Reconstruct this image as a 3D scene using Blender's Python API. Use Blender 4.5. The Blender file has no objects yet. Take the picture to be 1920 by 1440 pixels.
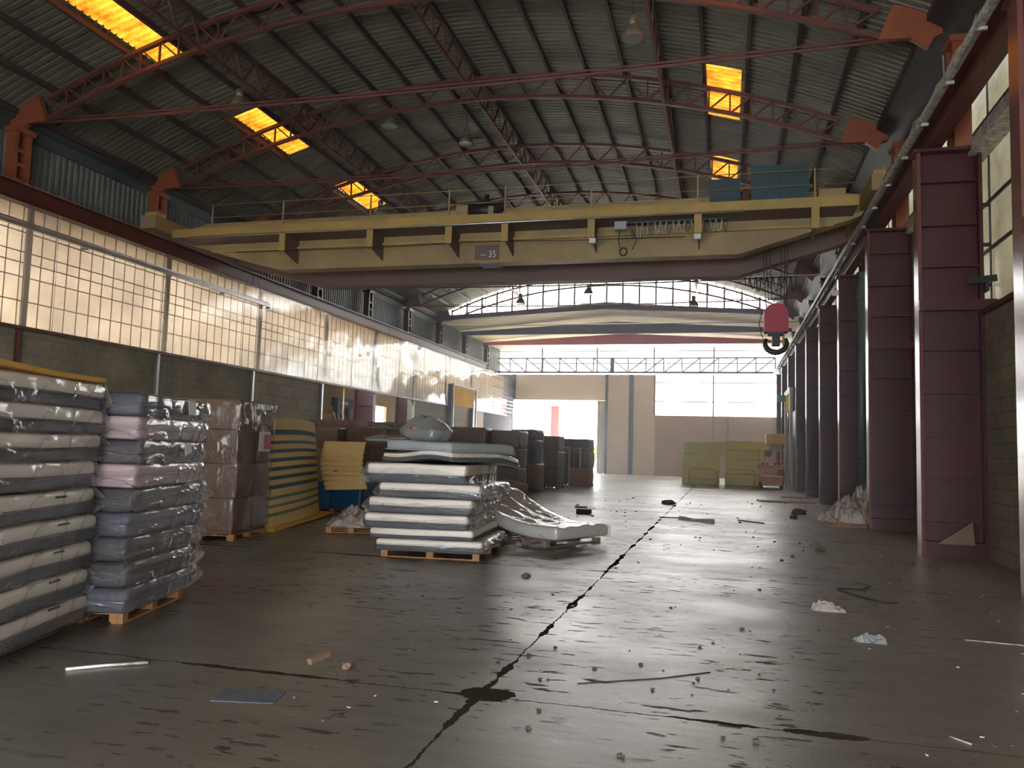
import bpy, bmesh, math, random
from mathutils import Vector, Matrix, noise
R = math.radians
PI = math.pi
SC = bpy.context.scene
COL = SC.collection
random.seed(7)

# ------------------------------------------------------------------ camera
cam_data = bpy.data.cameras.new('camera')
cam_data.sensor_width = 36.0
cam_data.lens = 1497.7 / 1920 * 36.0
cam_data.clip_end = 500
cam = bpy.data.objects.new('camera', cam_data)
COL.objects.link(cam)
YAW, PIT, ROL = R(15.0566), R(4.7036), R(1.6218)
fw = Vector((-math.sin(YAW) * math.cos(PIT), math.cos(YAW) * math.cos(PIT), math.sin(PIT)))
r0 = Vector((math.cos(YAW), math.sin(YAW), 0))
u0 = r0.cross(fw)
rt = r0 * math.cos(ROL) + u0 * math.sin(ROL)
up = rt.cross(fw)
cam.matrix_world = Matrix((
    (rt.x, up.x, -fw.x, 0), (rt.y, up.y, -fw.y, 0), (rt.z, up.z, -fw.z, 1.6), (0, 0, 0, 1)))
SC.camera = cam

# ------------------------------------------------------------------ light and exposure
SC.view_settings.view_transform = 'Standard'
SC.view_settings.look = 'None'
SC.view_settings.gamma = 1.0
SC.view_settings.use_curve_mapping = False
SC.view_settings.exposure = 1.36
w = bpy.data.worlds.new('daylight')
SC.world = w
w.use_nodes = True
nt = w.node_tree
bg = nt.nodes['Background']
bg.inputs['Color'].default_value = (0.93, 0.955, 1.0, 1)
bg.inputs['Strength'].default_value = 8.0
sun_d = bpy.data.lights.new('sun', 'SUN')
sun_d.energy = 11.0
sun_d.angle = R(2)
sun_d.color = (1.0, 0.9, 0.74)
sun = bpy.data.objects.new('sun', sun_d)
COL.objects.link(sun)
sun.rotation_euler = (R(-30), R(-8), 0)      # high sun standing beyond the far end wall
SC.cycles.max_bounces = 8
SC.cycles.diffuse_bounces = 5
SC.cycles.glossy_bounces = 4
SC.cycles.transmission_bounces = 4
SC.cycles.transparent_max_bounces = 24
SC.cycles.sample_clamp_indirect = 8.0
SC.cycles.use_denoising = True
SC.cycles.caustics_reflective = False
SC.cycles.caustics_refractive = False

# ------------------------------------------------------------------ materials
def newmat(name):
    m = bpy.data.materials.new(name)
    m.use_nodes = True
    return m, m.node_tree, m.node_tree.nodes, m.node_tree.links

def P(name, c1, c2=None, scale=3.0, rough=0.6, metal=0.0, bump=0.0, bscale=20.0, spec=0.5, stretch=(1, 1, 1), detail=5, contrast=(0.35, 0.65), r2=None, coord='Object'):
    """paint, cloth, wood, concrete: one principled surface with dirt noise in it"""
    m, t, N, L = newmat(name)
    b = N['Principled BSDF']
    b.inputs['Roughness'].default_value = rough
    b.inputs['Metallic'].default_value = metal
    b.inputs['Specular IOR Level'].default_value = spec
    b.inputs['Base Color'].default_value = (*c1, 1)
    tc = N.new('ShaderNodeTexCoord')
    mp = N.new('ShaderNodeMapping')
    mp.inputs['Scale'].default_value = stretch
    L.new(tc.outputs[coord], mp.inputs[0])
    if c2 is not None:
        n = N.new('ShaderNodeTexNoise')
        n.inputs['Scale'].default_value = scale
        n.inputs['Detail'].default_value = detail
        n.inputs['Roughness'].default_value = 0.65
        L.new(mp.outputs[0], n.inputs['Vector'])
        r = N.new('ShaderNodeMapRange')
        r.inputs[1].default_value, r.inputs[2].default_value = contrast
        L.new(n.outputs[0], r.inputs[0])
        mx = N.new('ShaderNodeMix')
        mx.data_type = 'RGBA'
        mx.inputs[6].default_value = (*c1, 1)
        mx.inputs[7].default_value = (*c2, 1)
        L.new(r.outputs[0], mx.inputs[0])
        L.new(mx.outputs[2], b.inputs['Base Color'])
        if r2 is not None:
            q = N.new('ShaderNodeMapRange')
            q.inputs[3].default_value, q.inputs[4].default_value = rough, r2
            L.new(r.outputs[0], q.inputs[0])
            L.new(q.outputs[0], b.inputs['Roughness'])
    if bump:
        n2 = N.new('ShaderNodeTexNoise')
        n2.inputs['Scale'].default_value = bscale
        n2.inputs['Detail'].default_value = 4
        L.new(mp.outputs[0], n2.inputs['Vector'])
        bu = N.new('ShaderNodeBump')
        bu.inputs['Strength'].default_value = bump
        bu.inputs['Distance'].default_value = 0.02
        L.new(n2.outputs[0], bu.inputs['Height'])
        L.new(bu.outputs[0], b.inputs['Normal'])
    return m

def film(name, tint=(0.985, 0.985, 0.99), clear=0.72, rough=0.12, bump=0.5, bscale=8.0, white=(0.75, 0.75, 0.78), stretch=(1, 1, 1), gloss=1.0, crease=False, dust_sheen=0.0):
    """thin clear plastic: mostly see-through, wrinkled, shiny"""
    m, t, N, L = newmat(name)
    N.remove(N['Principled BSDF'])
    out = N['Material Output']
    tr = N.new('ShaderNodeBsdfTransparent')
    tr.inputs[0].default_value = (*tint, 1)
    df = N.new('ShaderNodeBsdfDiffuse')
    df.inputs[0].default_value = (*white, 1)
    tl = N.new('ShaderNodeBsdfTranslucent')
    tl.inputs[0].default_value = (*white, 1)
    gl = N.new('ShaderNodeBsdfGlossy')
    gl.inputs['Roughness'].default_value = rough
    gl.inputs['Color'].default_value = (gloss, gloss, gloss, 1)
    tc = N.new('ShaderNodeTexCoord')
    mp = N.new('ShaderNodeMapping')
    mp.inputs['Scale'].default_value = stretch
    L.new(tc.outputs['Object'], mp.inputs[0])
    n = N.new('ShaderNodeTexNoise')
    n.inputs['Scale'].default_value = bscale
    n.inputs['Detail'].default_value = 3
    n.inputs['Distortion'].default_value = 0.6
    L.new(mp.outputs[0], n.inputs['Vector'])
    height = n.outputs[0]
    if crease:
        # sharp folds along the contours of the noise
        for op, v in (('MULTIPLY_ADD', 2.0), ('ABSOLUTE', 0.0), ('SUBTRACT', 1.0), ('POWER', 38.0)):
            q = N.new('ShaderNodeMath')
            q.operation = op
            if op == 'SUBTRACT':
                q.inputs[0].default_value = 1.0
                L.new(height, q.inputs[1])
            else:
                L.new(height, q.inputs[0])
                q.inputs[1].default_value = v
            if op == 'MULTIPLY_ADD':
                q.inputs[2].default_value = -1.0
            height = q.outputs[0]
        fold = height
        ad = N.new('ShaderNodeMath')
        ad.operation = 'MULTIPLY_ADD'
        L.new(n.outputs[0], ad.inputs[0])
        ad.inputs[1].default_value = 1.2
        L.new(fold, ad.inputs[2])
        height = ad.outputs[0]
    bu = N.new('ShaderNodeBump')
    bu.inputs['Strength'].default_value = bump
    bu.inputs['Distance'].default_value = 0.05
    L.new(height, bu.inputs['Height'])
    for s in (gl, df, tl):
        L.new(bu.outputs[0], s.inputs['Normal'])
    m1 = N.new('ShaderNodeMixShader')
    m1.inputs[0].default_value = 0.5
    L.new(df.outputs[0], m1.inputs[1])
    L.new(tl.outputs[0], m1.inputs[2])
    m2 = N.new('ShaderNodeMixShader')
    m2.inputs[0].default_value = clear
    if dust_sheen:
        dn = N.new('ShaderNodeTexNoise')
        dn.inputs['Scale'].default_value = 0.45
        dn.inputs['Detail'].default_value = 5
        L.new(mp.outputs[0], dn.inputs['Vector'])
        dr = N.new('ShaderNodeMapRange')
        dr.inputs[1].default_value, dr.inputs[2].default_value = 0.4, 0.7
        dr.inputs[3].default_value, dr.inputs[4].default_value = clear, clear - dust_sheen
        L.new(dn.outputs[0], dr.inputs[0])
        L.new(dr.outputs[0], m2.inputs[0])
    if crease:
        cl = N.new('ShaderNodeMapRange')
        cl.inputs[3].default_value, cl.inputs[4].default_value = clear, clear - 0.22
        L.new(fold, cl.inputs[0])
        L.new(cl.outputs[0], m2.inputs[0])  # folds turn whiter, a painted glint along each crease
    L.new(m1.outputs[0], m2.inputs[1])
    L.new(tr.outputs[0], m2.inputs[2])
    # reflection that grows towards grazing angles, the same from both faces
    ge = N.new('ShaderNodeNewGeometry')
    dt = N.new('ShaderNodeVectorMath')
    dt.operation = 'DOT_PRODUCT'
    L.new(ge.outputs['Incoming'], dt.inputs[0])
    L.new(bu.outputs[0], dt.inputs[1])
    prev = dt.outputs['Value']
    for op, v in (('ABSOLUTE', None), ('SUBTRACT', 1.0), ('POWER', 5.0), ('MULTIPLY_ADD', 0.93)):
        q = N.new('ShaderNodeMath')
        q.operation = op
        q.use_clamp = op == 'SUBTRACT'
        if op == 'SUBTRACT':
            q.inputs[0].default_value = 1.0
            L.new(prev, q.inputs[1])
        else:
            L.new(prev, q.inputs[0])
            if v is not None:
                q.inputs[1].default_value = v
        if op == 'MULTIPLY_ADD':
            q.inputs[2].default_value = 0.07
        prev = q.outputs[0]
    m3 = N.new('ShaderNodeMixShader')
    L.new(prev, m3.inputs[0])
    L.new(m2.outputs[0], m3.inputs[1])
    L.new(gl.outputs[0], m3.inputs[2])
    L.new(m3.outputs[0], out.inputs[0])
    return m

def panes(name, c1, c2, clear=0.25, scale=0.6, stretch=(1, 1, 1), glossy=0.08, dark=0.0):
    """frosted sheet that lets daylight through, with dirt in it, in the amber one painted sun spots"""
    m, t, N, L = newmat(name)
    N.remove(N['Principled BSDF'])
    out = N['Material Output']
    tc = N.new('ShaderNodeTexCoord')
    mp = N.new('ShaderNodeMapping')
    mp.inputs['Scale'].default_value = stretch
    L.new(tc.outputs['Object'], mp.inputs[0])
    n = N.new('ShaderNodeTexNoise')
    n.inputs['Scale'].default_value = scale
    n.inputs['Detail'].default_value = 6
    n.inputs['Roughness'].default_value = 0.7
    L.new(mp.outputs[0], n.inputs['Vector'])
    r = N.new('ShaderNodeMapRange')
    r.inputs[1].default_value, r.inputs[2].default_value = 0.35, 0.65
    L.new(n.outputs[0], r.inputs[0])
    mx = N.new('ShaderNodeMix')
    mx.data_type = 'RGBA'
    mx.inputs[6].default_value = (*c1, 1)
    mx.inputs[7].default_value = (*c2, 1)
    L.new(r.outputs[0], mx.inputs[0])
    tl = N.new('ShaderNodeBsdfTranslucent')
    df = N.new('ShaderNodeBsdfDiffuse')
    tr = N.new('ShaderNodeBsdfTransparent')
    for s in (tl, df, tr):
        L.new(mx.outputs[2], s.inputs[0])
    a = N.new('ShaderNodeMixShader')
    a.inputs[0].default_value = 0.3
    L.new(tl.outputs[0], a.inputs[1])
    L.new(df.outputs[0], a.inputs[2])
    b = N.new('ShaderNodeMixShader')
    b.inputs[0].default_value = clear
    L.new(a.outputs[0], b.inputs[1])
    L.new(tr.outputs[0], b.inputs[2])
    gl = N.new('ShaderNodeBsdfGlossy')
    gl.inputs['Roughness'].default_value = 0.25
    c = N.new('ShaderNodeMixShader')
    c.inputs[0].default_value = glossy
    L.new(b.outputs[0], c.inputs[1])
    L.new(gl.outputs[0], c.inputs[2])
    L.new(c.outputs[0], out.inputs[0])
    return m

def blockwall(name, c1, c2, mortar, bw, bh, msize=0.012, rough=0.9, dirt=0.6, axis='y'):
    m, t, N, L = newmat(name)
    b = N['Principled BSDF']
    b.inputs['Roughness'].default_value = rough
    tc = N.new('ShaderNodeTexCoord')
    sp = N.new('ShaderNodeSeparateXYZ')
    L.new(tc.outputs['Object'], sp.inputs[0])
    cb = N.new('ShaderNodeCombineXYZ')
    L.new(sp.outputs['Y' if axis == 'y' else 'X'], cb.inputs[0])
    L.new(sp.outputs['Z'], cb.inputs[1])
    br = N.new('ShaderNodeTexBrick')
    br.inputs['Scale'].default_value = 1
    br.inputs['Brick Width'].default_value = bw
    br.inputs['Row Height'].default_value = bh
    br.inputs['Mortar Size'].default_value = msize
    br.inputs['Color1'].default_value = (*c1, 1)
    br.inputs['Color2'].default_value = (*c2, 1)
    br.inputs['Mortar'].default_value = (*mortar, 1)
    L.new(cb.outputs[0], br.inputs[0])
    n = N.new('ShaderNodeTexNoise')
    n.inputs['Scale'].default_value = 0.8
    n.inputs['Detail'].default_value = 8
    n.inputs['Roughness'].default_value = 0.7
    L.new(tc.outputs['Object'], n.inputs['Vector'])
    r = N.new('ShaderNodeMapRange')
    r.inputs[1].default_value, r.inputs[2].default_value = 0.3, 0.7
    r.inputs[3].default_value, r.inputs[4].default_value = dirt, 1.15
    L.new(n.outputs[0], r.inputs[0])
    mx = N.new('ShaderNodeMix')
    mx.data_type = 'RGBA'
    mx.blend_type = 'MULTIPLY'
    mx.inputs[0].default_value = 1
    L.new(br.outputs[0], mx.inputs[6])
    L.new(r.outputs[0], mx.inputs[7])
    L.new(mx.outputs[2], b.inputs['Base Color'])
    bu = N.new('ShaderNodeBump')
    bu.inputs['Strength'].default_value = 0.4
    bu.inputs['Distance'].default_value = 0.02
    bu.invert = True
    L.new(br.outputs['Fac'], bu.inputs['Height'])
    L.new(bu.outputs[0], b.inputs['Normal'])
    return m

def floor_material():
    m, t, N, L = newmat('old_concrete_floor')
    b = N['Principled BSDF']
    tc = N.new('ShaderNodeTexCoord')
    vec = tc.outputs['Object']
    def noise_(scale, detail=6, rough=0.65, stretch=None, dist=0.0, off=(0, 0, 0)):
        n = N.new('ShaderNodeTexNoise')
        n.inputs['Scale'].default_value = scale
        n.inputs['Detail'].default_value = detail
        n.inputs['Roughness'].default_value = rough
        n.inputs['Distortion'].default_value = dist
        mp = N.new('ShaderNodeMapping')
        mp.inputs['Scale'].default_value = stretch or (1, 1, 1)
        mp.inputs['Location'].default_value = off
        L.new(vec, mp.inputs[0])
        L.new(mp.outputs[0], n.inputs['Vector'])
        return n.outputs[0]
    def rng(x, a, b_, c=0.0, d=1.0):
        r = N.new('ShaderNodeMapRange')
        r.inputs[1].default_value, r.inputs[2].default_value = a, b_
        r.inputs[3].default_value, r.inputs[4].default_value = c, d
        L.new(x, r.inputs[0])
        return r.outputs[0]
    def mth(op, x, y=None):
        n = N.new('ShaderNodeMath')
        n.operation = op
        for i, v in enumerate((x, y)):
            if v is None:
                continue
            if isinstance(v, (int, float)):
                n.inputs[i].default_value = v
            else:
                L.new(v, n.inputs[i])
        return n.outputs[0]
    def mix(f, a, b_, blend='MIX'):
        x = N.new('ShaderNodeMix')
        x.data_type = 'RGBA'
        x.blend_type = blend
        if isinstance(f, float):
            x.inputs[0].default_value = f
        else:
            L.new(f, x.inputs[0])
        for i, v in ((6, a), (7, b_)):
            if isinstance(v, tuple):
                x.inputs[i].default_value = (*v, 1)
            else:
                L.new(v, x.inputs[i])
        return x.outputs[2]
    sp = N.new('ShaderNodeSeparateXYZ')
    L.new(vec, sp.inputs[0])
    X, Y = sp.outputs[0], sp.outputs[1]
    big = noise_(0.35, 8, 0.6)
    mid = noise_(1.6, 8, 0.7, (0.6, 1.6, 1))
    fine = noise_(11, 6, 0.7)
    base = mix(rng(big, 0.35, 0.65), (0.105, 0.088, 0.058), (0.175, 0.15, 0.11))
    base = mix(rng(mid, 0.5, 0.75, 0, 0.7), base, (0.235, 0.21, 0.165))
    base = mix(rng(mid, 0.44, 0.3, 0, 0.7), base, (0.06, 0.052, 0.042))
    base = mix(rng(fine, 0.35, 0.7, 0, 0.5), base, (0.08, 0.072, 0.06))
    grain = noise_(60, 3, 0.8)
    base = mix(rng(grain, 0.42, 0.62, 0, 0.35), base, (0.20, 0.185, 0.16))
    streak = noise_(3.0, 6, 0.75, (0.25, 2.6, 1), 0.4, (1, 1, 1))
    base = mix(rng(streak, 0.52, 0.68, 0, 0.55), base, (0.19, 0.18, 0.155))
    base = mix(rng(streak, 0.46, 0.34, 0, 0.55), base, (0.05, 0.042, 0.033))
    # chipped spots, drawn out across the hall
    spots = rng(noise_(6.5, 3, 0.6, (0.5, 1.8, 1), 0.3, (3, 7, 0)), 0.60, 0.63)
    zone = rng(noise_(0.5, 2, 0.5, None, 0, (9, 1, 0)), 0.40, 0.55)
    spots = mth('MULTIPLY', spots, zone)
    # joints between the slabs, ragged
    wob = mth('MULTIPLY', mth('SUBTRACT', noise_(1.3, 6, 0.75, None, 0, (0, 0, 5)), 0.5), 0.10)
    wob2 = mth('MULTIPLY', mth('SUBTRACT', noise_(9, 5, 0.8), 0.5), 0.06)
    wid = rng(noise_(0.9, 3, 0.6, None, 0, (4, 4, 0)), 0.50, 0.70, 0.007, 0.065)
    dx = mth('ABSOLUTE', mth('ADD', mth('ADD', mth('SUBTRACT', X, -1.54), wob), wob2))
    ycell = mth('SUBTRACT', mth('MODULO', mth('ADD', mth('SUBTRACT', Y, 5.12), 58.0 + 2.9), 5.8), 2.9)
    dy = mth('ABSOLUTE', mth('ADD', mth('ADD', ycell, wob), wob2))
    def line(d):
        return mth('LESS_THAN', mth('SUBTRACT', d, wid), 0.0)
    joint = mth('MAXIMUM', line(dx), line(dy))
    # pothole where the two joints meet near the camera
    px = mth('SUBTRACT', X, -1.5)
    py = mth('SUBTRACT', Y, 5.17)
    rr = mth('SQRT', mth('ADD', mth('POWER', px, 2.0), mth('POWER', mth('MULTIPLY', py, 1.2), 2.0)))
    hole = mth('LESS_THAN', mth('ADD', rr, mth('MULTIPLY', wob, 3.0)), 0.17)
    px2 = mth('SUBTRACT', X, 0.55)
    py2 = mth('SUBTRACT', Y, 5.12)
    rr2 = mth('SQRT', mth('ADD', mth('POWER', mth('MULTIPLY', px2, 0.35), 2.0), mth('POWER', mth('MULTIPLY', py2, 1.6), 2.0)))
    hole2 = mth('LESS_THAN', mth('ADD', rr2, mth('MULTIPLY', wob, 3.2)), 0.11)
    dark = mth('MAXIMUM', mth('MAXIMUM', joint, hole), hole2)
    # tyre arcs
    def arc(cx, cy, r, wd, lo):
        ax = mth('SUBTRACT', X, cx)
        ay = mth('SUBTRACT', Y, cy)
        d = mth('ABSOLUTE', mth('SUBTRACT', mth('SQRT', mth('ADD', mth('POWER', ax, 2.0), mth('POWER', ay, 2.0))), r))
        a = mth('LESS_THAN', d, wd)
        side = mth('GREATER_THAN', ax, lo)
        return mth('MULTIPLY', mth('MULTIPLY', a, side), rng(noise_(6, 3, 0.6), 0.4, 0.6, 0.1, 0.75))
    arcs = mth('MAXIMUM', arc(-0.95, 8.2, 1.55, 0.022, 0.9), arc(-0.95, 8.6, 1.85, 0.02, 1.1))
    arcs = mth('MAXIMUM', arcs, arc(-0.4, 11.2, 1.3, 0.03, 0.4))
    col = mix(mth('MULTIPLY', spots, 0.8), base, (0.035, 0.03, 0.025))
    col = mix(arcs, col, (0.05, 0.045, 0.04))
    col = mix(mth('MULTIPLY', dark, 0.92), col, (0.045, 0.034, 0.026))
    # dry dusty strip beside the end wall and the right-hand wall
    dust_sheen = mth('MAXIMUM', rng(Y, 55.5, 58.5), rng(mth('ADD', X, mth('MULTIPLY', big, 2.0)), 3.2, 4.4))
    col = mix(mth('MULTIPLY', dust_sheen, 0.55), col, (0.36, 0.30, 0.22))
    tan = rng(mth('ADD', mth('SUBTRACT', X, mth('MULTIPLY', Y, 0.03)), mth('MULTIPLY', mth('SUBTRACT', mid, 0.5), 2.5)), 0.3, 1.9)
    col = mix(mth('MULTIPLY', tan, 0.5), col, (0.30, 0.26, 0.185))
    far = mth('MULTIPLY', rng(Y, 41.0, 43.0), rng(X, -3.0, -2.2))
    dust_sheen = mth('MAXIMUM', mth('MAXIMUM', dust_sheen, far), mth('MULTIPLY', tan, 0.35))
    L.new(col, b.inputs['Base Color'])
    # polished in the middle of the hall, dusty elsewhere
    rgh = rng(noise_(0.8, 6, 0.6, (0.8, 1.3, 1), 0, (2, 2, 2)), 0.35, 0.65, 0.42, 0.28)
    rgh = mth('ADD', rgh, mth('MULTIPLY', mth('MAXIMUM', mth('MAXIMUM', dark, spots), mth('MULTIPLY', dust_sheen, 0.6)), 0.4))
    L.new(rgh, b.inputs['Roughness'])
    L.new(mth('MULTIPLY', mth('SUBTRACT', 1.0, mth('MAXIMUM', dark, mth('MULTIPLY', spots, 0.7))), 0.6), b.inputs['Specular IOR Level'])
    b.inputs['IOR'].default_value = 1.95
    hgt0 = mth('ADD', mth('MULTIPLY', grain, 0.05), mth('MULTIPLY', streak, 0.12))
    hgt = mth('ADD', mth('MULTIPLY', mid, 0.22), mth('MULTIPLY', fine, 0.22))
    hgt = mth('ADD', hgt, hgt0)
    hgt = mth('SUBTRACT', hgt, mth('MULTIPLY', dark, 0.9))
    hgt = mth('SUBTRACT', hgt, mth('MULTIPLY', spots, 0.3))
    bu = N.new('ShaderNodeBump')
    bu.inputs['Strength'].default_value = 0.34
    bu.inputs['Distance'].default_value = 0.03
    L.new(hgt, bu.inputs['Height'])
    L.new(bu.outputs[0], b.inputs['Normal'])
    return m

M = {}
M['floor'] = floor_material()
M['roof'] = P('grey_roof_sheet', (0.145, 0.138, 0.096), (0.088, 0.083, 0.057), 0.7, 0.55, 0.0, stretch=(1, 2, 1))
M['roof_pale'] = P('pale_roof_sheet', (0.80, 0.72, 0.50), (0.72, 0.65, 0.47), 0.5, 0.6)
M['steel_red'] = P('red_oxide_paint', (0.12, 0.032, 0.024), (0.085, 0.026, 0.022), 1.2, 0.42, bump=0.05)
M['steel_orange'] = P('orange_primer', (0.30, 0.085, 0.035), (0.23, 0.065, 0.03), 1.5, 0.55, bump=0.05)
M['truss_red'] = P('rusty_truss_paint', (0.14, 0.045, 0.032), (0.09, 0.034, 0.028), 1.4, 0.55)
M['purlin'] = P('dark_purlin_paint', (0.075, 0.042, 0.036), (0.05, 0.034, 0.032), 1.0, 0.6)
M['maroon'] = P('maroon_column_paint', (0.068, 0.0145, 0.016), (0.05, 0.014, 0.017), 0.9, 0.45, bump=0.06, bscale=60)
M['maroon_edge'] = P('glossy_flange_paint', (0.16, 0.055, 0.05), (0.12, 0.04, 0.04), 2.0, 0.20, spec=1.0)  # lighter and glossier than the rest of the column
M['yellow'] = P('ochre_crane_paint', (0.47, 0.33, 0.095), (0.36, 0.25, 0.085), 0.8, 0.5)
M['yellow_dirty'] = P('dull_ochre_paint', (0.40, 0.295, 0.13), (0.28, 0.20, 0.10), 0.7, 0.55)
M['crane_brown'] = P('brown_girder_tone', (0.18, 0.12, 0.092), (0.145, 0.10, 0.082), 0.5, 0.6)  # browner tone for rear girder, walkway deck, brackets and capacity plate
M['teal'] = P('teal_cabinet_paint', (0.04, 0.085, 0.095), (0.033, 0.07, 0.078), 1.0, 0.4)
M['black'] = P('black_grease', (0.018, 0.018, 0.02), (0.03, 0.028, 0.026), 4, 0.5)
M['silver'] = P('galvanised_steel', (0.55, 0.56, 0.56), (0.42, 0.42, 0.42), 3, 0.35, 0.8)
M['rail'] = P('dusty_rail_steel', (0.72, 0.70, 0.62), (0.22, 0.21, 0.18), 9, 0.45, 0.0)
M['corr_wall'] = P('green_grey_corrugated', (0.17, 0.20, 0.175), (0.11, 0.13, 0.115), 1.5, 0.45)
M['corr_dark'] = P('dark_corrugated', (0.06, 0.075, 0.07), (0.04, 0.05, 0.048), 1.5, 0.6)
M['hook_red'] = P('crimson_hook_paint', (0.42, 0.03, 0.055), (0.33, 0.025, 0.045), 1, 0.45)
M['block_dark'] = blockwall('olive_block_wall', (0.25, 0.22, 0.15), (0.28, 0.245, 0.165), (0.20, 0.175, 0.12), 0.5, 0.22, 0.01)
M['block_pale'] = blockwall('pale_block_wall', (0.34, 0.30, 0.21), (0.28, 0.245, 0.165), (0.21, 0.18, 0.125), 0.9, 0.42, 0.02, dirt=0.75)
M['block_right'] = blockwall('tan_block_wall', (0.21, 0.185, 0.12), (0.175, 0.155, 0.10), (0.13, 0.115, 0.08), 0.5, 0.24, 0.012)
M['end_panel'] = P('brown_panel_wall', (0.52, 0.39, 0.27), (0.45, 0.34, 0.24), 0.5, 0.7)
M['door_beige'] = P('beige_door_panel', (0.74, 0.655, 0.50), (0.68, 0.60, 0.46), 0.5, 0.6)
M['blue_post'] = P('blue_grey_post', (0.055, 0.095, 0.125), (0.045, 0.075, 0.10), 2, 0.45)
M['purple_beam'] = P('purple_beam_paint', (0.22, 0.11, 0.16), (0.18, 0.09, 0.13), 0.6, 0.55)
M['blue_beam'] = P('blue_beam_paint', (0.085, 0.10, 0.145), (0.07, 0.08, 0.12), 0.6, 0.55)
M['pink_beam'] = P('faded_red_beam_paint', (0.55, 0.14, 0.17), (0.45, 0.11, 0.14), 0.6, 0.55)
M['left_panes'] = panes('frosted_left_panes', (0.235, 0.19, 0.13), (0.13, 0.098, 0.066), 0.05, 0.22, (1, 1, 1.6))
M['pane_bar'] = P('glazing_bar', (0.22, 0.17, 0.13), None, rough=0.6)
M['left_film'] = film('stretched_plastic_sheet', (0.97, 0.97, 0.98), 0.86, 0.10, 0.10, 0.42, (0.80, 0.82, 0.86), (1, 0.55, 0.9), 0.95, dust_sheen=0.32)  # dusty whitish patches also paint in cloudy reflections
M['right_panes'] = panes('frosted_right_panes', (0.12, 0.12, 0.092), (0.055, 0.054, 0.038), 0.02, 0.5, glossy=0.12)
M['end_panes'] = panes('bright_end_panes', (0.80, 0.80, 0.80), (0.72, 0.72, 0.72), 0.45, 0.4, glossy=0.04)
M['amber'] = panes('amber_fibreglass', (0.075, 0.018, 0.001), (0.26, 0.08, 0.006), 0.008, 1.6, (1, 1.4, 1), glossy=0.03)  # brighter blotches paint sun hot spots into the amber
M['white_cloth'] = P('white_mattress_cloth', (0.93, 0.85, 0.74), (0.88, 0.80, 0.70), 3, 0.85, bump=0.15, bscale=14)
M['grey_cloth'] = P('slate_mattress_cloth', (0.115, 0.12, 0.135), (0.09, 0.095, 0.11), 5, 0.85, bump=0.15, bscale=14)
M['dark_cloth'] = P('charcoal_mattress_cloth', (0.085, 0.078, 0.083), (0.055, 0.05, 0.055), 5, 0.8, bump=0.2, bscale=12)
M['blue_dark_cloth'] = P('blue_grey_mattress_cloth', (0.10, 0.10, 0.135), (0.075, 0.075, 0.10), 5, 0.8, bump=0.2, bscale=12)
M['pink_cloth'] = P('dusty_pink_mattress_cloth', (0.56, 0.42, 0.42), (0.49, 0.37, 0.37), 4, 0.85, bump=0.2, bscale=12)
M['cool_cloth'] = P('pale_grey_mattress_cloth', (0.40, 0.43, 0.43), (0.34, 0.37, 0.37), 4, 0.85, bump=0.2, bscale=12)
M['quilt'] = P('quilted_white_cloth', (0.62, 0.60, 0.54), (0.55, 0.53, 0.48), 3, 0.8, bump=0.5, bscale=9)
M['wrap'] = film('mattress_bag_film', clear=0.90, rough=0.10, bump=0.2, bscale=1.5, gloss=0.8, crease=True, stretch=(1, 1, 1.6), white=(0.95, 0.92, 0.88))
M['wrap_dense'] = film('creased_bag_film', clear=0.82, rough=0.13, bump=0.4, bscale=2.0, stretch=(1.2, 0.9, 1.8), gloss=0.95, crease=True, white=(0.8, 0.76, 0.78))
M['stretch_wrap'] = film('pallet_stretch_film', clear=0.96, rough=0.14, bump=0.3, bscale=5, stretch=(1, 1, 0.35), gloss=0.32, white=(0.6, 0.58, 0.55), crease=True)
M['ear_film'] = film('gathered_bag_end', clear=0.55, rough=0.15, bump=0.5, bscale=6, gloss=0.95, crease=True, white=(0.82, 0.80, 0.79))
M['bag_grey'] = film('heaped_plastic_bag', clear=0.25, rough=0.25, bump=0.8, bscale=7, white=(0.50, 0.54, 0.52), gloss=0.7)
M['bag_white'] = film('crumpled_white_film', clear=0.25, rough=0.25, bump=0.9, bscale=9, white=(0.85, 0.76, 0.66), gloss=0.8)
M['wood'] = P('pallet_wood', (0.42, 0.22, 0.085), (0.30, 0.15, 0.06), 3, 0.75, stretch=(1, 6, 1), bump=0.2)
M['wood_grey'] = P('weathered_pallet_wood', (0.27, 0.19, 0.13), (0.19, 0.13, 0.09), 3, 0.8, stretch=(1, 6, 1), bump=0.2)
M['card'] = P('brown_cardboard', (0.21, 0.13, 0.08), (0.165, 0.10, 0.065), 1.2, 0.7)
M['card_dark'] = P('dull_cardboard', (0.215, 0.17, 0.15), (0.17, 0.135, 0.125), 1.2, 0.65)
M['card_light'] = P('tan_cardboard', (0.40, 0.26, 0.17), (0.34, 0.22, 0.14), 1.5, 0.75)
M['foam'] = P('yellow_foam', (0.80, 0.58, 0.23), (0.74, 0.53, 0.23), 1.8, 0.95, bump=0.2, bscale=40)
M['foam_bright'] = P('bright_orange_foam', (0.75, 0.42, 0.07), (0.66, 0.36, 0.07), 1.8, 0.95)
M['teal_band'] = P('teal_foam_layer', (0.05, 0.125, 0.16), (0.04, 0.10, 0.13), 2, 0.9)
M['green_band'] = P('green_foam_layer', (0.16, 0.27, 0.13), (0.13, 0.22, 0.11), 2, 0.9)
M['green_foam'] = P('lime_foam_block', (0.90, 0.82, 0.15), (0.80, 0.71, 0.13), 0.9, 0.9)
M['green_foam_light'] = P('pale_lime_foam_block', (0.78, 0.82, 0.20), (0.70, 0.70, 0.17), 0.9, 0.9)
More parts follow.
